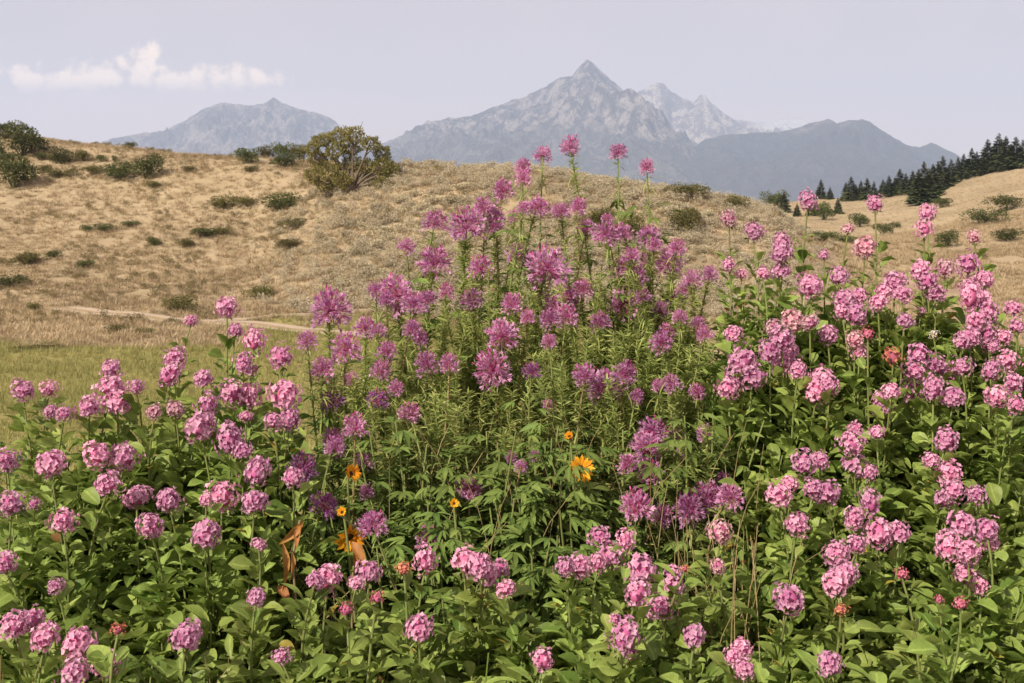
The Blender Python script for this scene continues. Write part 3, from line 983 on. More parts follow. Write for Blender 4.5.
def pink_head(seed, n0=40, zs=1.0, lo=-0.7, open_=0.9):
    """rounded cluster of small four-petalled florets"""
    g = np.random.default_rng(seed)
    n = int(n0 * 1.7)
    mb = MB()
    V = sph(n, lo, g)
    k = 2 + seed % 3
    lc = np.concatenate([[[0, 0, 0]], sph(k, -0.5, g) * g.uniform(0.38, 0.6, (k, 1))])
    lr = np.r_[0.72, g.uniform(0.42, 0.62, k)]
    # the surface of a few overlapping lobes, seen from the middle of the head
    b = V @ lc.T
    disc = b * b - (np.sum(lc * lc, 1) - lr * lr)[None]
    surf = np.max(np.where(disc > 0, b + np.sqrt(np.maximum(disc, 0)), 0.0), axis=1)
    rad = np.maximum(surf, 0.6) * g.uniform(0.68, 1.12, n)
    C = V * rad[:, None] * [1, 1, zs]
    A, B = tangents(V, g)
    ft = np.clip(g.normal(0.55, 0.25, n), 0, 1)
    size = g.uniform(0.18, 0.29, n) * open_
    for q in range(4):
        an = q * math.pi / 2 + g.normal(0, 0.18, n)
        D = A * np.cos(an)[:, None] + B * np.sin(an)[:, None] + V * g.uniform(0.4, 1.5, n)[:, None]
        mb.many(PET, frames(D, up=V, scale=size), C, np.clip(ft + g.normal(0, 0.08, n), 0, 1))
    mb.many(remat(EYE, 1), frames(A, up=V, scale=size * 0.24), C + V * 0.03, g.uniform(0, 1, n))
    mb.many(remat(ball_t(0.5, zs), 1), np.eye(3)[None], np.zeros((1, 3)), [0.3])
    # pedicels and a few green sepals underneath
    for q in range(7):
        a = g.uniform(0, 6.28)
        mb.many(remat(leaf_t(0.22, nv=2, nu=1, fold=0, droop=0.5), 2), frames([[math.cos(a), math.sin(a), -0.35]], scale=[0.6]), [[0, 0, -0.62 * zs]], [g.uniform(0, 1)])
    return mb.template()


SPOON = leaf_t(0.34, nv=3, nu=1, fold=0, droop=0.25, peak=0.68, base=0.2)
FILA = T([(-.011, 0, 0), (.011, 0, 0), (.012, .6, .0), (-.012, .6, 0), (.02, 1.0, -.03), (-.02, 1.0, -.03)], [(0, 1, 2, 3), (3, 2, 4, 5)])
BUDT = leaf_t(0.5, nv=3, nu=2, fold=-0.5, droop=0.0, peak=0.5, base=0.3)


def cleome_head(seed, n0=58, lo=-0.72, buds=34, zs=1.0):
    """open globe of narrow petals and long stamens, dark buds on top"""
    g = np.random.default_rng(seed)
    n = int(n0 * 2.6)
    mb = MB()
    V = sph(n, lo, g)
    r0 = g.uniform(0.3, 0.82, n)
    A, B = tangents(V, g)
    ft = np.clip(g.normal(0.55, 0.22, n) - 0.25 * np.clip(V[:, 2], 0, 1), 0, 1)
    for q in range(4):
        an = q * 1.2 - 1.8 + g.normal(0, 0.25, n)
        D = V + (A * np.cos(an)[:, None] + B * np.sin(an)[:, None]) * g.uniform(0.25, 0.6, n)[:, None] + [0, 0, 0.12]
        mb.many(SPOON, frames(D, up=A, scale=g.uniform(0.15, 0.26, n)), V * r0[:, None] * [1, 1, zs], np.clip(ft + g.normal(0, 0.12, n), 0, 1))
    for q in range(4):
        D = V + g.normal(0, 0.22, (n, 3))
        mb.many(remat(FILA, 2), frames(D, up=A, scale=g.uniform(0.16, 0.30, n)), V * r0[:, None] * [1, 1, zs], g.uniform(0, 1, n))
    # pedicels
    D = V.copy()
    mb.many(remat(T(FILA.v * [1.4, 1, 1], FILA.f), 1), frames(D, up=A, scale=r0), np.zeros((n, 3)), g.uniform(0.3, 1, n))
    buds = int(buds * 1.5)
    Vb = sph(buds, 0.45, g)
    mb.many(remat(BUDT, 1), frames(Vb + [0, 0, 0.4], roll=g.uniform(0, 6, buds), scale=g.uniform(0.09, 0.19, buds)), Vb * [0.7, 0.7, 0.78] * g.uniform(0.75, 1.15, (buds, 1)), g.uniform(0, 1, buds))
    return mb.template()


PH = [pink_head(s, n, z, lo, op) for s, n, z, lo, op in ((1, 40, 1.0, -.7, 1), (2, 44, 1.12, -.75, .95), (3, 36, .9, -.6, 1.05), (4, 46, 1.0, -.8, .9), (5, 38, 1.25, -.8, .95), (6, 34, 0.95, -.6, 1.1), (7, 42, 1.05, -.7, .9))]
SP = [pink_head(s, 20, 1.0, -.5, 0.95) for s in (15, 16)]
CH = [cleome_head(s, n, lo, b, z) for s, n, lo, b, z in ((21, 60, -.72, 34, 1), (22, 52, -.6, 40, 1.05), (23, 64, -.8, 28, .95), (24, 56, -.7, 30, 1.1), (25, 48, -.55, 44, 1.0), (26, 60, -.75, 30, 1.0))]
HEADS = {
    'P': [make_mesh('flower_head', t, [M_PINK, M_EYE, M_STEM]) for t in PH],
    'F': [make_mesh('flower_head', t, [M_FADE, M_EYE, M_STEM]) for t in PH[2:5]],
    'S': [make_mesh('flower_head', t, [M_SALMON, M_RED, M_STEM]) for t in SP],
    'R': [make_mesh('flower_head', t, [M_RED, M_EYE, M_STEM]) for t in SP],
    'W': [make_mesh('flower_head', t, [M_WHITE, M_STRAW, M_STEM]) for t in SP],
    'C': [make_mesh('flower_head', t, [M_MAG, M_BUD, M_FIL]) for t in CH],
    'V': [make_mesh('flower_head', t, [M_VIO, M_BUD, M_FIL]) for t in CH],
}
BROAD = [leaf_t(0.56, 6, 2, 0.3, 0.35, 0.54, 0.14, 0.14, 0.62), leaf_t(0.42, 6, 2, 0.34, 0.6, 0.52, 0.12, 0.18, 0.7), leaf_t(0.66, 6, 2, 0.24, 0.25, 0.56, 0.16, 0.16, 0.58), leaf_t(0.30, 6, 2, 0.3, 0.5, 0.48, 0.12, 0.12, 0.75)]
LEAFLET = leaf_t(0.25, 4, 2, 0.18, 0.45, 0.45, 0.1)
LEAFLET_THIN = leaf_t(0.07, 4, 2, 0.3, 0.9, 0.6, 0.25)
BRACT = leaf_t(0.17, 2, 1, 0, 0.25, 0.35, 0.4)


def depth_bed(px, py):
    return 2.15 + (680 - py) / 480 * 1.5


def depth_mid(px, py):
    return float(np.interp(py, [140, 300, 430, 520, 600], [3.75, 3.42, 3.0, 2.78, 2.6]))


def world_pt(px, py, d):
    return np.array([(px - CX) / F * d, d, CAMZ - (py - HY) / F * d])


GP = np.random.default_rng(2024)


def leaves_on(mb, stem, g, top_clear, lmax, lmin, step, lo=0.05, density=1.0):
    """broad leaves spiralling up a stem (stem: points)"""
    seg = np.linalg.norm(np.diff(stem, axis=0), axis=1)
    s = np.r_[0, np.cumsum(seg)]
    tot = s[-1] - top_clear
    n = max(2, int((tot - lo) / step * density))
    q = np.linspace(lo, tot, n) + g.normal(0, step * 0.3, n)
    q = np.clip(q, 0, tot)
    P = np.stack([np.interp(q, s, stem[:, k]) for k in range(3)], 1)
    f = q / max(tot, 1e-3)
    ph = np.arange(n) * 2.4 + g.uniform(0, 6.28) + g.normal(0, 0.35, n)
    ph = ph - 0.45 * np.sin(ph + math.pi / 2 + 0.5)      # blades swing towards the light
    L = (lmax + (lmin - lmax) * f ** 1.5) * g.uniform(0.5, 1.3, n)
    up = g.uniform(-0.2, 1.35, n) + 0.3 * f
    D = np.stack([np.cos(ph), np.sin(ph), up], 1)
    out = 0.012 + 0.25 * L[:, None] * (1 - f[:, None])
    P = P + np.stack([np.cos(ph), np.sin(ph), 0.4 * up], 1) * out
    which = g.integers(0, 4, n)
    ti = np.clip(g.normal(0.45, 0.25, n) + 0.2 * (f - 0.5), 0, 1)
    od = g.uniform(0, 1, n)
    ti = np.where(od < 0.022, 1.6, np.where(od < 0.028, 2.3, ti))
    L = np.where(od < 0.028, L * 0.6, L)
    for w_ in range(4):
        k_ = which == w_
        mb.many(BROAD[w_], frames(D[k_], roll=g.normal(0, 0.5, k_.sum()), scale=L[k_]), P[k_], ti[k_])


def trifoliate(mb, P, ph, up, L, g):
    """palmate leaves: three or five narrow leaflets from one point"""
    n = len(P)
    D0 = np.stack([np.cos(ph), np.sin(ph), up], 1)
    for a in (-1.25, -0.6, 0.0, 0.6, 1.25):
        sc = L * (1 - 0.28 * abs(a)) * g.uniform(0.85, 1.1, n)
        D = np.stack([np.cos(ph + a), np.sin(ph + a), up - 0.12], 1)
        mb.many(LEAFLET, frames(D, roll=g.normal(0, 0.3, n), scale=sc), P + 0 * D0, np.clip(g.normal(0.45, 0.22, n), 0, 1))


def stem_path(root, head, g, bend=0.05):
    h = head - root
    m1 = root + h * [0.15, 0.15, 0.4] + g.normal(0, bend * 0.3, 3) * [1, 1, 0]
    m2 = root + h * [0.75, 0.75, 0.75] + g.normal(0, bend * 0.4, 3) * [1, 1, 0]
    return bez(root, m1, m2, head, 14)


def add_head(root, kind, c, r, g):
    o = link('flower_head', HEADS[kind][g.integers(0, len(HEADS[kind]))], root, tuple(c - np.array(root.location)))
    q = g.uniform(0.98, 1.18)
    o.scale = (r * q * g.uniform(0.9, 1.1), r * q, r * q * g.uniform(0.9, 1.25))
    o.rotation_euler = (g.normal(-0.05, 0.32), g.normal(0, 0.32), g.uniform(0, 6.28))
    return o


def pink_plant(label, heads, kind='P', leafy=1.0, cat='flower', group='pink leafy flowers', dd=0.0):
    g = GP
    pts = [(world_pt(x, y, depth_bed(x, y) - 0.07 + dd + g.normal(0, 0.04)), r, x, y) for x, y, r in heads]
    cxy = np.mean([p[0][:2] for p in pts], axis=0) + [g.normal(0, 0.03), 0.10]
    root = link('pink_flower', None, None, (cxy[0], cxy[1], float(zt(cxy[0], cxy[1]))))
    R0 = np.array(root.location)
    lv = MB()
    for c, r, x, y in pts:
        rm = r * c[1] / F
        path = stem_path(R0 + [g.normal(0, 0.03), g.normal(0, 0.03), -0.02], c - [0, 0, rm * 0.5], g, 0.09) - R0
        MB().one(tube(path, np.linspace(0.0042, 0.0024, len(path)), 5)).build('stem', M_STEM, root)
        hgt = path[-1][2]
        leaves_on(lv, path, g, rm * 0.9 + 0.012 + 0.05 * (hgt > 1.05) * g.uniform(0.3, 2.0), 0.092, 0.046, 0.0095, 0.12, leafy)
    lv.build('foliage', M_BROAD, root)
    for c, r, x, y in pts:
        add_head(root, kind, c, r * c[1] / F * (1.11 if kind in 'PF' else 1), g)
    tag(root, label, cat, group)
    return root


def leafy_plant(label, px, py, n=9, spread=0.12):
    g = GP
    d = depth_bed(px, py) + 0.09 + g.normal(0, 0.03)
    c = world_pt(px, py, d)
    root = link('leafy_plant', None, None, (c[0], c[1] + 0.03, float(zt(c[0], c[1]))))
    R0 = np.array(root.location)
    lv, st = MB(), MB()
    for q in range(n):
        a = g.uniform(0, 6.28)
        sp_ = spread * math.sqrt(g.uniform(0, 1))
        hd = c + [math.cos(a) * sp_ * 1.2, math.sin(a) * sp_, g.uniform(-0.07, -0.01) - sp_ * 0.4]
        path = stem_path(R0, hd, g) - R0
        st.one(tube(path, np.linspace(0.004, 0.002, len(path)), 5))
        leaves_on(lv, path, g, 0.0, 0.096, 0.056, 0.0108, 0.16)
    lv.build('foliage', M_BROAD, root)
    st.build('stem', M_STEM, root)
    tag(root, label, 'plant', 'leafy plants without flowers')


def spider_plant(label, heads, kind='C', brush=1.0, lean=0.0, dd=0.0, low=1.0):
    g = GP
    pts = [(world_pt(x, y, depth_mid(x, y) + dd + g.normal(0, 0.07)), r) for x, y, r in heads]
    cxy = np.mean([p[0][:2] for p in pts], axis=0) + [g.normal(0, 0.11) - lean, g.normal(0.05, 0.06)]
    root = link('spider_flower', None, None, (cxy[0], cxy[1], float(zt(cxy[0], cxy[1]))))
    R0 = np.array(root.location)
    lv, br = MB(), MB()
    for c, r in pts:
        rm = r * c[1] / F
        path = stem_path(R0 + [g.normal(0, 0.03), g.normal(0, 0.03), -0.02], c + [0, 0, rm * 0.2], g, 0.12) - R0
        MB().one(tube(path, np.linspace(0.0048, 0.0024, len(path)), 5)).build('stem', M_STEMR if g.uniform() < 0.3 else M_STEM, root)
        seg = np.r_[0, np.cumsum(np.linalg.norm(np.diff(path, axis=0), axis=1))]
        tot = seg[-1]
        # bracts crowding the upper stalk
        bl = min(0.62, tot * 0.55) * g.uniform(0.75, 1.1)
        n = int(bl / 0.0013 * brush)
        if n > 0:
            q = tot - rm * 0.9 - bl * g.uniform(0, 1, n) ** 1.15
            P = np.stack([np.interp(q, seg, path[:, k]) for k in range(3)], 1)
            ph = g.uniform(0, 6.28, n)
            D = np.stack([np.cos(ph), np.sin(ph), g.normal(0.45, 0.35, n)], 1)
            L = g.uniform(0.014, 0.031, n) * (0.75 + r / 28)
            br.many(BRACT, frames(D, roll=g.normal(0, 0.5, n), scale=L), P, np.clip(g.normal(0.5, 0.3, n), 0, 1))
        npod = int(g.integers(6, 18))
        q = tot - rm * 0.9 - g.uniform(0, 0.13, npod)
        P = np.stack([np.interp(q, seg, path[:, k]) for k in range(3)], 1)
        ph = g.uniform(0, 6.28, npod)
        D = np.stack([np.cos(ph), np.sin(ph), g.uniform(-0.5, 0.5, npod)], 1)
        br.many(LEAFLET_THIN, frames(D, scale=g.uniform(0.035, 0.065, npod)), P, g.uniform(0.4, 1, npod))
        # palmate leaves below
        hi = tot - rm - bl * (0.75 if brush > 0.2 else 0.1)
        m = max(3, int((tot - rm - 0.25) / 0.024 * low))
        q = g.uniform(0.15, max(tot - rm * 2 - 0.06, 0.2), m) if brush < 0.9 else g.uniform(0.15, max(hi + 0.2, 0.2), m)
        P = np.stack([np.interp(q, seg, path[:, k]) for k in range(3)], 1)
        ph = g.uniform(0, 6.28, m)
        pe = g.uniform(0.02, 0.09, m)
        P = P + np.stack([np.cos(ph), np.sin(ph), np.full(m, 0.35)], 1) * pe[:, None]
        trifoliate(lv, P, ph, g.uniform(-0.2, 0.5, m), g.uniform(0.035, 0.07, m), g)
    if lv.nv:
        lv.build('foliage', M_NARROW, root)
    if br.nv:
        br.build('bracts', M_FINE, root)
    for c, r in pts:
        add_head(root, kind, c, r * c[1] / F * 1.2, g)
    tag(root, label, 'flower', 'magenta spider flowers')
    return root


PA = 'leafy pink flower '
for lab, heads in [
    ('with one large and three small heads leaning out over the meadow', [(23, 391, 11), (49, 389, 8), (50, 412, 7), (64, 414, 8)]),
    ('with a stacked column of five heads rising against the green meadow', [(89, 408, 12), (111, 370, 10), (111, 388, 13), (118, 404, 13), (136, 387, 8)]),
    ('with two small faded heads between the stacked column and the taller group', [(154, 412, 9), (175, 409, 8)]),
    ('with a double head and a single one standing up over the meadow', [(175, 359, 13), (170, 375, 10), (203, 380, 10)]),
    ('with a single slim half-open head just under the track', [(191, 321, 6)]),
    ('tallest of its bed, its round top head overlapping the track', [(227, 308, 11), (235, 331, 8), (254, 341, 11), (243, 364, 10), (250, 370, 8)]),
    ('with four crowded heads straight below the tallest stalk', [(232, 393, 13), (249, 396, 12), (246, 417, 7), (208, 405, 11)]),
    ('with three heads sloping downward under the crowded four', [(201, 427, 14), (230, 440, 13), (243, 452, 10)]),
    ('with one flattish round head between tallest stalk and magenta flowers', [(281, 357, 11)]),
    ('with a big head over two smaller ones beside the magenta flowers', [(286, 396, 14), (273, 422, 10), (290, 420, 10)]),
    ('with three heads in the shade beside the violet shaded heads', [(257, 472, 13), (246, 474, 10), (293, 478, 9)]),
    ('at the picture edge with one head over two lower ones', [(7, 462, 11), (11, 504, 12), (34, 504, 6)]),
    ('with a lumpy head above a round one near the picture edge', [(51, 464, 14), (63, 522, 13)]),
    ('with a triangle of three large round heads over the green leaves', [(97, 456, 13), (124, 458, 14), (108, 484, 14)]),
    ('with three round heads just below the triangle of large heads', [(137, 498, 13), (150, 526, 12), (169, 501, 13)]),
    ('with four heads at the dark edge of the leaf mass', [(222, 497, 14), (206, 500, 7), (255, 503, 12), (206, 535, 13)]),
    ('with a thin bud and one low head near the orange withered leaf', [(259, 545, 7), (256, 598, 10)]),
    ('with one cut-off head at the picture edge and a tiny one', [(4, 564, 12), (56, 586, 8)]),
    ('with three heads in a row low at the corner of the picture', [(15, 625, 14), (33, 620, 10), (45, 638, 14)]),
    ('with a pile of three bright heads near the salmon flower', [(77, 645, 15), (103, 665, 12), (75, 673, 14)]),
    ('with one round head low among leaves, alone near the bottom', [(186, 638, 14)]),
    ('with one small head at the bottom below the orange withered leaf', [(281, 656, 9)]),
    ('with a double head just beyond the withered leaf', [(328, 580, 14), (315, 582, 9)]),
    ('with an oval head and a lower lump under the drooping orange sunflower', [(369, 573, 13), (356, 584, 9)]),
    ('with one oval head above pale broad leaves at the bed front', [(426, 560, 12)]),
    ('with five heads in a drooping arc above the front leaves', [(465, 561, 13), (480, 567, 13), (487, 578, 10), (500, 569, 10), (506, 589, 10)]),
    ('with one head low among the broad front leaves, alone', [(419, 630, 14)]),
    ('with one head touching the bottom edge below the sunflower', [(543, 660, 11)]),
    ('with four heads climbing diagonally below the magenta flowers', [(600, 537, 12), (626, 541, 10), (611, 556, 13), (598, 563, 10)]),
    ('with a wide pair of heads at the low end of the diagonal', [(580, 567, 12), (565, 567, 9)]),
    ('with a broad head over a round one in the front row', [(643, 571, 14), (637, 593, 11)]),
    ('with two small stacked heads beside the broad front head', [(674, 586, 11), (672, 573, 9)]),
    ('with one wide head right under the two small stacked heads', [(661, 608, 14)]),
    ('with a long hanging cluster at the front above paired leaves', [(624, 636, 15), (630, 652, 9), (615, 619, 6)]),
    ('with one head at the front beside the brown hollow', [(694, 637, 12)]),
    ('with three dusky heads at the bottom of the brown hollow', [(741, 649, 12), (744, 669, 11), (733, 656, 9)]),
    ('with two dull faded heads inside the brown hollow', [(720, 532, 12), (718, 567, 8)]),
    ('with loose top heads where the two beds meet', [(753, 232, 10), (741, 274, 6), (729, 265, 7), (763, 274, 7)]),
    ('with one small head beside the pale round shrub', [(729, 219, 8)]),
    ('with a long upright spire of three heads', [(782, 242, 10), (782, 254, 11), (781, 272, 9)]),
    ('with a head held high against the far tan bank', [(808, 201, 9)]),
    ('with a small lone head low over the small tan ridge', [(824, 255, 6)]),
    ('with a deep magenta head and a small faded one on thin stalks', [(865, 248, 12), (848, 229, 6)]),
    ('with one head on a thin stalk before the grey-green shrubs', [(875, 204, 8)]),
    ('with a tall narrow spire in front of the far hill', [(927, 213, 9), (924, 229, 9)]),
    ('with a single pale spike on the far hill past the narrow spire', [(974, 237, 7)]),
    ('with two round heads on top of the leafy bank', [(811, 287, 11), (839, 277, 10)]),
    ('with four heads in a clump below the two round top heads', [(844, 300, 10), (859, 297, 9), (856, 315, 11), (842, 312, 8)]),
    ('with four heads heaped together below the deep magenta one', [(895, 283, 11), (902, 294, 10), (878, 303, 9), (885, 292, 9)]),
    ('with three heads in a chain below the narrow spire', [(921, 271, 11), (927, 281, 10), (935, 294, 10)]),
    ('with one pale round head next to the chain of three', [(945, 269, 9)]),
    ('with a bright top cluster of three against the tan hill', [(968, 265, 12), (984, 280, 9), (970, 288, 11)]),
    ('with four heads crowded under the bright top cluster', [(970, 297, 10), (981, 301, 10), (988, 312, 10), (976, 321, 10)]),
    ('with four dusky heads at the foot of the long crowded mass', [(988, 334, 10), (970, 338, 10), (961, 343, 9), (991, 346, 10)]),
    ('with small heads at the picture edge against the tan hill', [(1014, 309, 9), (1004, 337, 9), (1017, 327, 8)]),
    ('with a little head and a bud above the white flower', [(904, 321, 8), (921, 312, 5)]),
    ('with a single round head above bare leaves, high in the bank', [(828, 335, 11)]),
    ('with three pale heads on top of the big drooping mass', [(775, 328, 10), (793, 321, 11), (810, 323, 9)]),
    ('with five heads making the big drooping mass', [(782, 340, 12), (770, 352, 11), (787, 355, 13), (781, 364, 10), (798, 371, 10)]),
    ('with one rosy head beside the meeting of the two beds', [(733, 334, 9)]),
    ('with two loose heads next to the faded salmon flower', [(859, 352, 9), (855, 340, 9)]),
    ('with three heads in a hanging wedge over large leaves', [(822, 380, 12), (816, 392, 12), (830, 386, 10)]),
    ('with four heads in a wide mass beside the magenta flowers', [(742, 361, 13), (752, 377, 12), (736, 377, 13), (728, 389, 11)]),
    ('with five heads in a broad dome below the white flower', [(919, 355, 11), (914, 371, 12), (936, 366, 12), (947, 374, 11), (962, 367, 10)]),
    ('with three heads hanging below the broad dome', [(914, 392, 12), (933, 389, 10), (953, 398, 12)]),
    ('with three small stacked heads beside the broad dome', [(884, 410, 10), (891, 392, 9), (882, 400, 9)]),
    ('with one full round head low beside the edge heads', [(997, 397, 11)]),
    ('with four heads running down the picture edge', [(991, 371, 10), (1007, 361, 11), (1013, 383, 9), (1016, 405, 9)]),
    ('with five heads in an upright cluster amid dark green leaves', [(852, 443, 13), (854, 465, 13), (870, 473, 8), (855, 429, 8), (876, 433, 8)]),
    ('with a wide double head above a row of others in dark leaves', [(804, 463, 12), (820, 461, 9)]),
    ('with three heads in a ring next to the brown hollow', [(778, 495, 13), (789, 484, 9), (797, 525, 12)]),
    ('with a large rounded double head in the middle of the bank', [(826, 493, 15), (813, 489, 9)]),
    ('with four heads spread sideways in the middle of the bank', [(870, 502, 11), (854, 519, 10), (878, 534, 14), (898, 534, 12)]),
    ('with four heads in a descending chain above the salmon bud', [(857, 545, 10), (837, 556, 14), (846, 573, 11), (835, 584, 14)]),
    ('with one very large head alone low beside the brown hollow', [(789, 600, 17)]),
    ('with one star-shaped head at the bottom of the leafy bank', [(830, 665, 13)]),
    ('with five heads in a zigzag spire by the bank edge', [(946, 441, 11), (931, 461, 9), (950, 473, 12), (954, 491, 12), (944, 500, 10)]),
    ('with one oval head hanging next to the zigzag spire', [(976, 495, 10)]),
    ('with three full heads directly below the zigzag spire', [(963, 526, 13), (948, 547, 13), (968, 552, 12)]),
    ('with two heads at the outer side of the three full ones', [(987, 530, 12), (989, 545, 10)]),
    ('with a drooping tip above the rose red flower', [(965, 574, 12), (980, 586, 8)]),
]:
    pink_plant(PA + lab, heads, 'F' if any(w in lab for w in ('faded', 'pale spike', 'pale heads', 'pale round')) else 'P')
pink_plant('small salmon orange flower among leaves near the pile of pink heads', [(118, 630, 9)], 'S', 0.8, group=None, dd=-0.13)
pink_plant('small brick red flower above the front leaves below the drooping sunflower', [(377, 598, 8)], 'R', 0.7, group=None, dd=-0.13)
pink_plant('small rosy flower low beside the brick red one', [(346, 610, 8)], 'R', 0.7, group=None, dd=-0.13)
pink_plant('faded peach flower beside the oval pink head in the front row', [(404, 569, 9)], 'S', 0.7, group=None, dd=-0.13)
pink_plant('tiny coral flower at the top of the brown hollow', [(685, 569, 5)], 'S', 0.5, group=None, dd=-0.13)
pink_plant('faded salmon flower in the middle of the pink bank', [(893, 357, 9)], 'S', 0.7, group=None, dd=-0.13)
pink_plant('rosy red flower above the two loose pink heads', [(868, 334, 8)], 'R', 0.7, group=None, dd=-0.13)
pink_plant('small white flower among the pink heads on the bank', [(934, 335, 6)], 'W', 0.7, group=None, dd=-0.13)
pink_plant('small crimson flower alone amid dark leaves of the bank', [(902, 574, 8)], 'R', 0.7, group=None, dd=-0.13)
pink_plant('small salmon bud flower below the descending pink chain', [(841, 610, 8)], 'S', 0.7, group=None, dd=-0.13)
pink_plant('rose red flower with a bud beside it low on the bank', [(961, 604, 9), (939, 600, 5)], 'R', 0.8, group=None, dd=-0.13)

for lab, px, py in [
    ('yellow-green leafy clump at the top of the leaf mass under the stacked column', 130, 440), ('yellow-green leafy clump between faded pair and the three sloping heads', 185, 435), ('leafy clump under the lone flattish head', 270, 445), ('leafy clump between the edge heads and the triangle', 30, 490),
    ('leafy clump behind the three sloping heads', 215, 470), ('leafy clump under the tallest pink stalk', 240, 420), ('leafy clump behind the upright spire', 790, 305), ('high leafy clump between the spire and two round top heads', 765, 300), ('high leafy clump under the lone head over the tan ridge', 830, 300), ('high leafy clump below the deep magenta head', 868, 300), ('high leafy clump under the narrow spire', 912, 300), ('high leafy clump under the bright top cluster', 975, 310), ('high leafy clump at the picture edge over the tan hill', 1010, 330), ('leafy clump by the rosy head at the meeting of the beds', 735, 345), ('leafy clump behind the big drooping mass', 800, 345), ('leafy clump behind the four heads heaped together', 890, 320),
    ('leafy clump under the chain of three heads', 940, 310), ('leafy clump below the single round head in the bank', 845, 375), ('leafy clump in front of the long crowded mass', 950, 345), ('leafy clump beside the three small stacked heads', 870, 395), ('leafy clump under the three full heads', 950, 590), ('leafy clump above the very large head', 805, 545),
    ('leafy green clump below the triangle of pink heads', 110, 545), ('leafy green clump at the picture edge under the cut-off head', 25, 545), ('leafy green clump above the salmon flower', 130, 590),
    ('leafy green clump in the middle of the leaf mass beside the low lone head', 175, 580), ('leafy green clump near the dark edge of the leaf mass', 225, 575), ('leafy clump at the bottom between bright pile and lone head', 140, 655),
    ('leafy clump at the bottom past the low lone head', 228, 650), ('leafy clump above the row of three corner heads', 60, 605), ('large pale leaves below the double head by the withered leaf', 325, 630),
    ('pale leafy clump under the oval head', 375, 640), ('broad pale leaves under the drooping arc of five heads', 465, 610), ('broad leaves at the bottom edge under the drooping arc', 475, 655),
    ('upright pale leaves below the wide pair of heads', 535, 610), ('light green leaves below the diagonal of heads', 585, 615), ('leafy clump at the bottom beside the hanging cluster', 580, 655),
    ('paired leaves under the hanging cluster', 660, 645), ('leafy clump at the bottom beside the brown hollow', 700, 668), ('leafy stalk edging the brown hollow', 765, 550),
    ('pale leafy clump below the very large head', 770, 635), ('dark leafy clump between upright cluster and zigzag spire', 905, 480), ('leafy clump inside the bank beside the wide spread heads', 925, 560),
    ('large leaves below the crimson flower', 895, 615), ('leafy clump at the bottom below the rose red flower', 950, 645), ('leafy clump at the bottom corner of the bank', 1000, 635),
    ('leafy clump beside the star-shaped head', 865, 640), ('leafy clump between the star-shaped and the very large head', 800, 650), ('leafy clump by the zigzag spire at the picture edge', 1000, 470),
    ('leafy clump at the picture edge beside the drooping tip', 1005, 575), ('large leaves under the hanging wedge', 830, 420), ('pale leaves below the wide mass where beds meet', 765, 425),
    ('dark leaves under the broad dome', 920, 430), ('leafy clump beside the large double head', 755, 470), ('leafy clump under the bright double head by the dark gap', 180, 470),
    ('tangled leaves below the leaning plant at the meadow edge', 70, 470), ('leafy clump under the stacked column of heads', 110, 430), ('leafy clump below the faded pair', 165, 445),
    ('small leafy clump below the flower with three edge heads', 975, 425), ('leafy clump high on the bank by the white flower', 930, 322), ('leafy clump high on the bank below the two round heads', 815, 310),
    ('leafy clump beside the broad front head', 605, 600), ('leafy clump between brick red flower and lone front head', 400, 610), ('leaves in the bank below the wide double head', 840, 500)]:
    leafy_plant(lab, px, py)

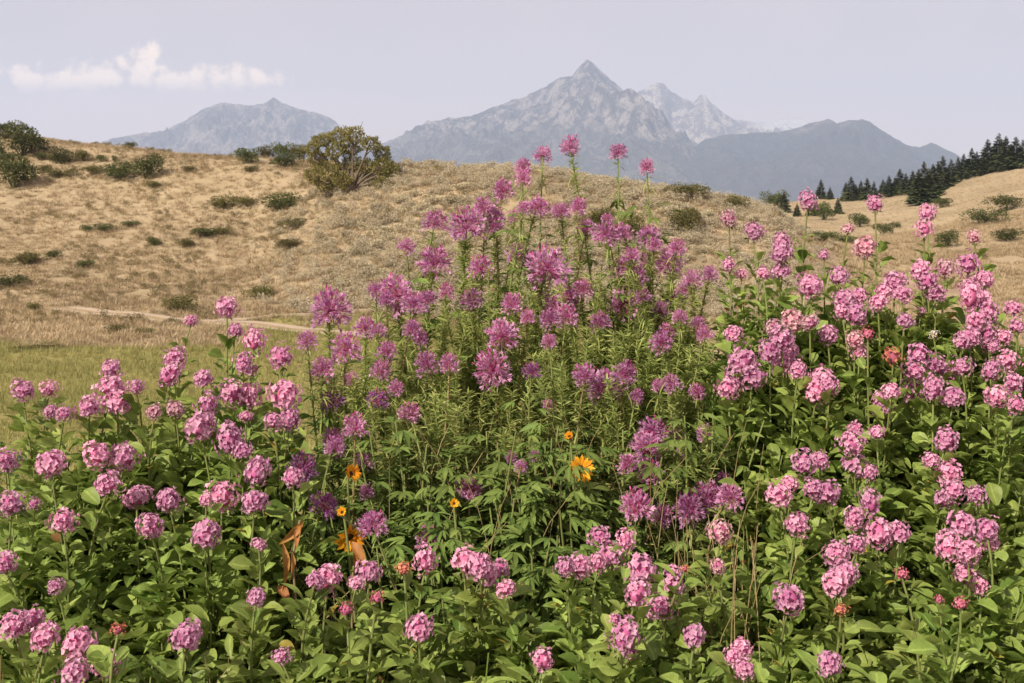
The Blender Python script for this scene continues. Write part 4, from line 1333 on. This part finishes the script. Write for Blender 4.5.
SA = 'magenta spider flower '
for lab, heads, kw in [
    ('tallest of all, on a straight green stalk before the granite peak', [(570, 147, 9)], {}),
    ('with a small head just beside the tallest one, thin stalk', [(543, 156, 8)], {'brush': .2}),
    ('with a long head against the skyline nearer the juniper', [(523, 168, 8), (523, 179, 8)], {'brush': .3}),
    ('with a pale-bottomed head high past the tallest one', [(618, 153, 8)], {'brush': .25}),
    ('with a small high head farthest out along the skyline', [(647, 168, 8)], {'brush': .2}),
    ('with a neat head on a pale green brushy stalk under the skyline', [(503, 191, 9)], {}),
    ('with a big oval head and two dark buds beside it', [(537, 208, 11), (523, 209, 6), (515, 218, 8)], {}),
    ('with twin heads at the foot of the tallest stalk', [(561, 212, 9), (578, 208, 9)], {}),
    ('with a drooping dusky head below the twin heads', [(586, 229, 10)], {}),
    ('with two joined heads in front of the yellow-green shrubs', [(606, 235, 12), (623, 235, 10)], {}),
    ('with a pale head next to the darkest large one', [(435, 224, 13)], {}),
    ('with the darkest large head on a thick dark green brush', [(467, 229, 19)], {'brush': 2.2}),
    ('with three faint heads behind the darkest large one', [(484, 209, 10), (494, 218, 10), (495, 227, 9)], {'dd': .15}),
    ('with a small faint head standing nearest the juniper', [(406, 247, 9)], {'brush': .3}),
    ('with a round head below the pale one', [(435, 263, 16)], {'brush': 1.4}),
    ('with a small pale ball in the middle of the group', [(517, 255, 10)], {}),
    ('with a large globe in the centre and a striped brush below', [(547, 269, 18)], {'brush': 1.6}),
    ('with a small pair of heads before the pale round shrub', [(649, 237, 10), (655, 246, 8)], {}),
    ('with a wide head next to a smaller one near the pale shrub', [(669, 264, 13), (677, 249, 9)], {}),
    ('with three heads stacked above the large low globe', [(635, 278, 12), (632, 257, 10), (623, 267, 10)], {}),
    ('with a large low globe showing a dark centre', [(623, 304, 17)], {'brush': 1.4}),
    ('with three pale heads beside the large low globe', [(583, 290, 9), (567, 297, 9), (575, 300, 9)], {}),
    ('with a faint pale head between stacked heads and long stalks', [(643, 298, 9)], {}),
    ('with three soft heads under the central large globe', [(552, 307, 10), (550, 320, 10), (567, 317, 10)], {}),
    ('with a long faded head behind the dark brush', [(481, 270, 12)], {}),
    ('with a pale head beside the thick dark brush', [(472, 300, 11)], {}),
    ('with a large head and a lower lobe over a thick green brush', [(398, 297, 18), (414, 306, 12)], {'brush': 1.9}),
    ('with two small faint heads behind the large lobed one', [(376, 291, 8), (386, 302, 8)], {}),
    ('with a large round head in front of the track', [(330, 311, 17)], {'brush': 1.3, 'lean': -.06}),
    ('with a small head between the track and the pink bed', [(307, 342, 10)], {'brush': .6}),
    ('with a heap of three heads and a dark bud below the track', [(365, 328, 12), (378, 332, 8), (346, 350, 14)], {}),
    ('with two pale ragged heads beside the pink bed', [(322, 370, 11), (352, 380, 8)], {}),
    ('with two soft heads beside a thick green brush', [(386, 352, 9), (380, 372, 9)], {}),
    ('with an oval pale head low between two brushes', [(427, 365, 11)], {}),
    ('with a small head touching the dark brush low down', [(449, 365, 9)], {}),
    ('with a whitish head above the palmate leaves', [(395, 389, 8)], {'brush': .4}),
    ('with a ragged head beside the long tan stem', [(409, 414, 10)], {'brush': .3}),
    ('with three heads crossed by the long tan stem', [(355, 429, 12), (333, 438, 9), (335, 448, 10)], {'brush': .3}),
    ('with a tall bright globe beside a diagonal brush', [(502, 336, 16)], {'brush': 1.4}),
    ('with a flattened globe under the tall bright one', [(493, 371, 16)], {'brush': 1.0}),
    ('with two small blurred heads behind the lobed one', [(420, 340, 8), (412, 330, 8)], {}),
    ('with a soft head under the large low globe', [(600, 324, 10)], {}),
    ('with a tiny pale head over the diagonal brushes', [(549, 342, 7)], {}),
    ('with a double head before the pale feathery stalks', [(661, 343, 11), (667, 333, 8)], {'brush': 1.4}),
    ('with a small head and dull lobe near the pink mass', [(698, 325, 8), (705, 336, 8)], {}),
    ('with a ragged pair on the tall pale feathery stalk', [(692, 281, 10), (684, 290, 8)], {'brush': 2.0}),
    ('with a pale pink head beside the ragged pair', [(710, 275, 8)], {'brush': 1.2}),
    ('with four heads massed into a heart shape', [(586, 377, 12), (604, 390, 18), (624, 375, 12), (636, 397, 7)], {}),
    ('with two round heads past the heart-shaped mass', [(672, 385, 9), (658, 386, 6)], {}),
    ('with one small round head nearest the pink bank', [(697, 392, 8)], {}),
    ('with a small lilac head below the violet shaded one', [(549, 407, 7)], {'brush': .4}),
    ('with a long dark-topped head over the round heads', [(652, 432, 14), (646, 447, 12)], {'brush': .5}),
    ('with one tidy ball beside the dark-topped head', [(674, 441, 10)], {'brush': .5}),
    ('with three clumped heads between sunflower and dark-topped head', [(628, 465, 11), (648, 458, 11), (650, 474, 11)], {'brush': .4}),
    ('with a bright ball beside the bank of dark leaves', [(706, 436, 9)], {'brush': .5}),
    ('with three dusky heads below the clumped three', [(637, 510, 15), (665, 500, 10), (661, 517, 9)], {'brush': .4}),
    ('with three wide ragged heads leaning to the brown hollow', [(689, 510, 14), (707, 500, 15), (730, 498, 12)], {'brush': .4}),
    ('with two bits of bloom around the half-hidden sunflower', [(363, 463, 9), (367, 493, 8)], {'brush': .2}),
    ('with a starry low head beside the drooping orange sunflower', [(372, 526, 13)], {'brush': .2}),
    ('with one starry head alone over the palmate leaves', [(469, 489, 12)], {'brush': .2}),
    ('with a shaded head among dark leaves below the palmate leaves', [(428, 537, 10)], {'brush': .2}),
    ('with three scraps of bloom beside the open sunflower', [(521, 467, 7), (535, 456, 6), (511, 458, 6)], {'brush': .3}),
    ('with a tiny head over the two joined heads', [(607, 219, 6)], {}), ('with two soft heads behind the three stacked ones', [(646, 262, 8), (615, 271, 9)], {'dd': .12}), ('with two half-hidden heads beneath the central large globe', [(541, 297, 8), (571, 306, 9)], {'dd': .1}),
    ('with two blurred heads between the round head and the lobed one', [(446, 295, 9), (428, 300, 9)], {'dd': .12}), ('with a dull head behind the pale small ball', [(527, 262, 8)], {'dd': .15}), ('with two dull heads low between globe and feathery stalks', [(660, 312, 9), (680, 318, 8)], {}),
    ('with two ragged heads over the double head', [(650, 322, 8), (672, 300, 9)], {'dd': .1}), ('with a soft pair above the tall bright globe', [(512, 305, 9), (528, 318, 8)], {}),
    ('with two tiny balls above the ragged leaning heads', [(678, 456, 6), (723, 479, 6)], {'brush': .2}),
]:
    spider_plant(SA + lab, heads, **kw)
for lab, heads in [
    ('violet shaded spider flower ragged and dark beside the pale ragged heads', [(332, 402, 10)]),
    ('violet shaded spider flower with a dark head above the long tan stem', [(377, 402, 12)]),
    ('violet shaded spider flower with a small dark head between two globes', [(532, 372, 8)]),
    ('violet shaded spider flower, dusky, at the shaded edge of the pink bed', [(302, 469, 13)]),
    ('violet shaded spider flower with a round purple head above the drooping sunflower', [(324, 506, 13)]),
]:
    spider_plant(lab, heads, 'V', .3)

# leafy spider plants without open heads fill the middle of the bed
for lab, px, py in [
    ('palmate leafy stalk without bloom above the yellow bud flower', 440, 455), ('palmate leafy stalk without bloom beside the starry head', 500, 500), ('palmate leafy stalk without bloom above the open sunflower', 545, 430),
    ('palmate leafy stalk without bloom below the flattened globe', 480, 425), ('palmate leafy stalk without bloom near the three scraps of bloom', 540, 490), ('palmate leafy stalk without bloom below the open sunflower', 590, 505),
    ('palmate leafy stalk without bloom under the heart-shaped mass', 610, 440), ('palmate leafy stalk without bloom in the shade near the orange leaf', 400, 500), ('palmate leafy stalk without bloom beside the long tan stem', 420, 425),
    ('palmate leafy stalk without bloom near the shaded low head', 455, 540), ('palmate leafy stalk without bloom in the low middle of the bed', 530, 535), ('palmate leafy stalk without bloom past the round heads', 690, 420)]:
    g = GP
    d = depth_mid(px, py) - 0.03
    c = world_pt(px, py, d)
    root = link('leafy_stalk', None, None, (c[0], c[1], float(zt(c[0], c[1]))))
    R0 = np.array(root.location)
    lv, st = MB(), MB()
    for q in range(5):
        hd = c + [g.normal(0, 0.07), g.normal(0, 0.06), g.uniform(-0.08, 0.03)]
        path = stem_path(R0, hd, g) - R0
        st.one(tube(path, np.linspace(0.005, 0.0022, len(path)), 5))
        m = 26
        f = g.uniform(0.2, 1, m) ** 0.8
        P = np.stack([np.interp(f, np.linspace(0, 1, len(path)), path[:, k]) for k in range(3)], 1)
        ph = g.uniform(0, 6.28, m)
        P = P + np.stack([np.cos(ph), np.sin(ph), np.full(m, 0.3)], 1) * g.uniform(0.02, 0.09, m)[:, None]
        trifoliate(lv, P, ph, g.uniform(-0.2, 0.5, m), g.uniform(0.04, 0.075, m), g)
    lv.build('foliage', M_NARROW, root)
    st.build('stem', M_STEM, root)
    tag(root, lab, 'plant', 'palmate leafy stalks in the middle of the bed')


for lab, px, py in [
    ('feathery green stalks without bloom right of the darkest large head'.replace('right of', 'just past'), 485, 300), ('feathery green stalks without bloom under the tallest flower', 570, 290), ('feathery green stalks without bloom near the small pair of heads', 650, 300),
    ('feathery green stalks without bloom before the meeting of the beds', 700, 340), ('feathery green stalks without bloom under the lobed large head', 420, 350), ('feathery green stalks without bloom below the head on the track', 345, 385),
    ('feathery green stalks without bloom between globe and heart-shaped mass', 540, 345), ('feathery green stalks without bloom above the round heads', 660, 365), ('feathery green stalks without bloom beside the flattened globe', 455, 395),
    ('pale feathery stalks without bloom between the ragged pair and the stacked heads', 662, 285), ('pale feathery stalks without bloom in front of the yellow-green shrubs', 610, 275), ('pale feathery stalks without bloom beside the central large globe', 520, 290), ('pale feathery stalks without bloom below the ragged pair', 690, 310), ('pale feathery stalks without bloom under the small pair of heads', 640, 360), ('pale feathery stalks without bloom past the single small round head', 715, 375), ('pale feathery stalks without bloom between the dark brush and the globe', 500, 280), ('pale feathery stalks without bloom under the round head below the pale one', 440, 320), ('pale feathery stalks without bloom by the heap of three heads', 372, 365),
    ('feathery green stalks without bloom behind the heart-shaped mass', 590, 350), ('feathery green stalks without bloom below the oval pale head', 400, 400), ('feathery green stalks without bloom below the violet shaded head', 525, 395), ('feathery green stalks without bloom past the dark-topped head', 690, 425), ('feathery green stalks without bloom beneath the three stacked heads', 630, 330)]:
    g = GP
    d = depth_mid(px, py) + 0.02
    c = world_pt(px, py, d)
    root = link('feathery_stalk', None, None, (c[0], c[1], float(zt(c[0], c[1]))))
    R0 = np.array(root.location)
    br, st = MB(), MB()
    for q in range(10):
        hd = c + [g.normal(0, 0.085), g.normal(0, 0.08), g.uniform(-0.14, 0.04)]
        path = stem_path(R0 + [g.normal(0, 0.02), g.normal(0, 0.02), 0], hd, g, 0.12) - R0
        st.one(tube(path, np.linspace(0.0042, 0.0015, len(path)), 5))
        n = 420
        f = g.uniform(0.3, 1, n) ** 0.8
        P = np.stack([np.interp(f, np.linspace(0, 1, len(path)), path[:, k]) for k in range(3)], 1)
        ph = g.uniform(0, 6.28, n)
        D = np.stack([np.cos(ph), np.sin(ph), g.normal(0.6, 0.4, n)], 1)
        br.many(BRACT, frames(D, roll=g.normal(0, 0.5, n), scale=g.uniform(0.014, 0.034, n)), P, np.clip(g.normal(0.6, 0.3, n), 0, 1))
    br.build('foliage', M_FINE, root)
    st.build('stem', M_STEM, root)
    tag(root, lab, 'plant', 'feathery stalks without bloom')


# ------------------------------------------------------------------ sunflowers, withered leaves, straw
def sunflower(label, px, py, r, face, openness=1.0, d=None):
    g = GP
    c = world_pt(px, py, d or depth_mid(px, py) - 0.12)
    rm = r * c[1] / F
    root = link('sunflower', None, None, (c[0] + 0.05, c[1] + 0.08, float(zt(c[0], c[1]))))
    R0 = np.array(root.location)
    path = stem_path(R0, c - np.array(face) * rm * 0.3, g) - R0
    MB().one(tube(path, np.linspace(0.005, 0.003, len(path)), 5)).build('stem', M_STEM, root)
    lv = MB()
    leaves_on(lv, path, g, 0.06, 0.08, 0.05, 0.06)
    lv.build('foliage', M_BROAD, root)
    hd = MB()
    ray = leaf_t(0.36, 4, 2, 0.15, 0.25, 0.5, 0.3)
    for lay in (0, 1):
        n = 13
        a = np.arange(n) * 2 * np.pi / n + lay * 0.24 + g.normal(0, 0.09, n)
        D = np.stack([np.cos(a), np.sin(a), np.full(n, (1.1 - openness) * 1.6 + 0.12 + 0.12 * lay) + g.normal(0, 0.15, n)], 1)
        hd.many(ray, frames(D, scale=g.uniform(0.6, 0.82, n)), D * 0.24, g.uniform(0, 1, n))
    o = hd.build('flower_head', M_SUN, root)
    o.location = tuple(c - R0)
    o.scale = (rm, rm, rm)
    o.rotation_euler = Vector(face).to_track_quat('Z', 'Y').to_euler()
    dm = MB().one(ball_t(0.36, 0.45, 12, 8))
    ci = sph(60, 0.0, g)
    dm.many(leaf_t(0.5, 1, 1, 0, 0), frames(ci, scale=np.full(60, 0.07)), ci * [0.34, 0.34, 0.16], g.uniform(0, 1, 60))
    dm.build('flower_disc', M_DISC, o)
    tag(root, label, 'sunflower', 'sunflowers in the bed')


sunflower('open yellow orange sunflower with a dark disc facing out of the middle', 580, 469, 15, (0.3, -0.85, 0.45), 0.95, 2.76)
sunflower('half-hidden yellow sunflower turned sideways under ragged magenta heads', 350, 474, 11, (0.7, -0.5, 0.4), 0.75)
sunflower('drooping deep orange sunflower in the shaded hollow near the withered leaf', 349, 535, 18, (0.2, -0.8, -0.3), 0.75, 2.72)
sunflower('small yellow sunflower bud with a dark centre above the drooping one', 343, 513, 7, (-0.2, -0.8, 0.5), 0.4)
sunflower('tiny yellow sunflower beside the starry magenta head', 454, 504, 6, (0.2, -0.8, 0.5), 0.6)
sunflower('tiny half-open sunflower above the big open one', 570, 437, 6, (-0.3, -0.6, 0.5), 0.5)


def withered(label, pts, leafs):
    g = GP
    P = np.array([world_pt(x, y, 2.62) for x, y in pts])
    root = link('withered_plant', None, None, (P[0][0], P[0][1], float(zt(P[0][0], P[0][1]))))
    R0 = np.array(root.location)
    s = np.linspace(0, 1, 14)
    path = np.stack([np.interp(s, np.linspace(0, 1, len(P) + 1), np.r_[R0[k], P[:, k]]) for k in range(3)], 1) - R0
    MB().one(tube(path, 0.003, 5)).build('stem', M_STEMR, root)
    for (x0, y0, x1, y1, w_, roll) in leafs:
        a, b = world_pt(x0, y0, 2.60), world_pt(x1, y1, 2.56)
        t = leaf_t(w_, 8, 2, 0.55, 0.5, 0.45, 0.12, 0.35)
        MB().many(t, frames([b - a], up=[[0.3, -1, 0.3]], roll=np.array([roll]), scale=[np.linalg.norm(b - a)]), [a - R0], [g.uniform(0.3, 0.9)]).build('leaf', M_DRYLEAF, root)
    tag(root, label, 'plant')


withered('withered plant with curled orange brown leaves at the edge of the dark hollow', [(296, 600), (292, 560), (300, 520)], [(303, 522, 281, 546, 0.26, 0.2), (282, 542, 291, 592, 0.15, 0.5), (300, 524, 295, 546, 0.28, -0.4), (278, 586, 291, 604, 0.34, 0.3), (290, 550, 297, 580, 0.16, 0.9)])
withered('withered peach coloured leaf hanging below the drooping orange sunflower', [(352, 580), (356, 560), (352, 545)], [(352, 542, 366, 566, 0.34, 0.1), (353, 550, 358, 572, 0.25, 0.6)])

# straw among the flowers and in the brown hollow
g = np.random.default_rng(400)
sm = MB()


def straws(n, xlo, xhi, ylo, yhi, hlo, hhi, lean):
    for _ in range(n):
        x, y = g.uniform(xlo, xhi), g.uniform(ylo, yhi)
        z0 = float(zt(x, y))
        h = g.uniform(hlo, hhi)
        e = np.array([x + g.normal(0, lean), y + g.normal(0, lean), z0 + h])
        p = bez((x, y, z0), (x, y, z0 + h * 0.5), (x + (e[0] - x) * 0.4, y + (e[1] - y) * 0.4, z0 + h * 0.85), e, 7)
        t = tube(p, np.linspace(0.0022, 0.0008, 7), 3)
        sm.many(t, np.eye(3)[None], np.zeros((1, 3)), [g.uniform(0, 1)])


straws(150, -0.35, 0.62, 2.75, 3.3, 0.5, 0.92, 0.12)
straws(75, 0.36, 0.56, 2.35, 2.75, 0.35, 0.75, 0.06)
straws(60, -0.75, -0.3, 2.3, 2.8, 0.3, 0.6, 0.09)
straws(50, -1.0, -0.85, 2.05, 2.2, 0.3, 0.62, 0.06)
tag(sm.build('dry_grass', M_STRAW), 'thin straw stalks standing dry among the flowers', None, None, 'stuff')

# low undergrowth that closes the bed floor
um = MB()
n = 8500
X = g.uniform(-2.1, 2.1, n)
Y = g.uniform(1.75, 4.1, n)
zt_ = zt(X, Y)
hh = g.uniform(0.02, 1, n) ** 1.2 * np.interp(Y, [1.75, 2.2, 3.2, 4.1], [0.22, 0.54, 0.70, 0.6])
ph = g.uniform(0, 6.28, n)
D = np.stack([np.cos(ph), np.sin(ph), g.uniform(-0.1, 0.8, n)], 1)
w_ = g.integers(0, 4, n)
ti = np.clip(g.normal(0.3, 0.2, n), 0, 1)
L = g.uniform(0.04, 0.085, n)
for q in range(4):
    k_ = w_ == q
    um.many(BROAD[q], frames(D[k_], roll=g.normal(0, 0.4, k_.sum()), scale=L[k_]), np.stack([X, Y, zt_ + hh], 1)[k_], ti[k_])
n = 900
X, Y = g.uniform(-2.1, 2.1, n), g.uniform(1.8, 4.1, n)
for i in range(n):
    h = g.uniform(0.2, 0.55)
    p = np.array([(X[i], Y[i], 0), (X[i] + g.normal(0, .01), Y[i], h * 0.5), (X[i] + g.normal(0, .05), Y[i] + g.normal(0, .05), h)]) + [0, 0, float(zt(X[i], Y[i]))]
    um.many(tube(p, 0.002, 3), np.eye(3)[None], np.zeros((1, 3)), [0.3])
tag(um.build('undergrowth', M_BROAD), 'low green undergrowth closing the floor of the flower bed', None, None, 'stuff')
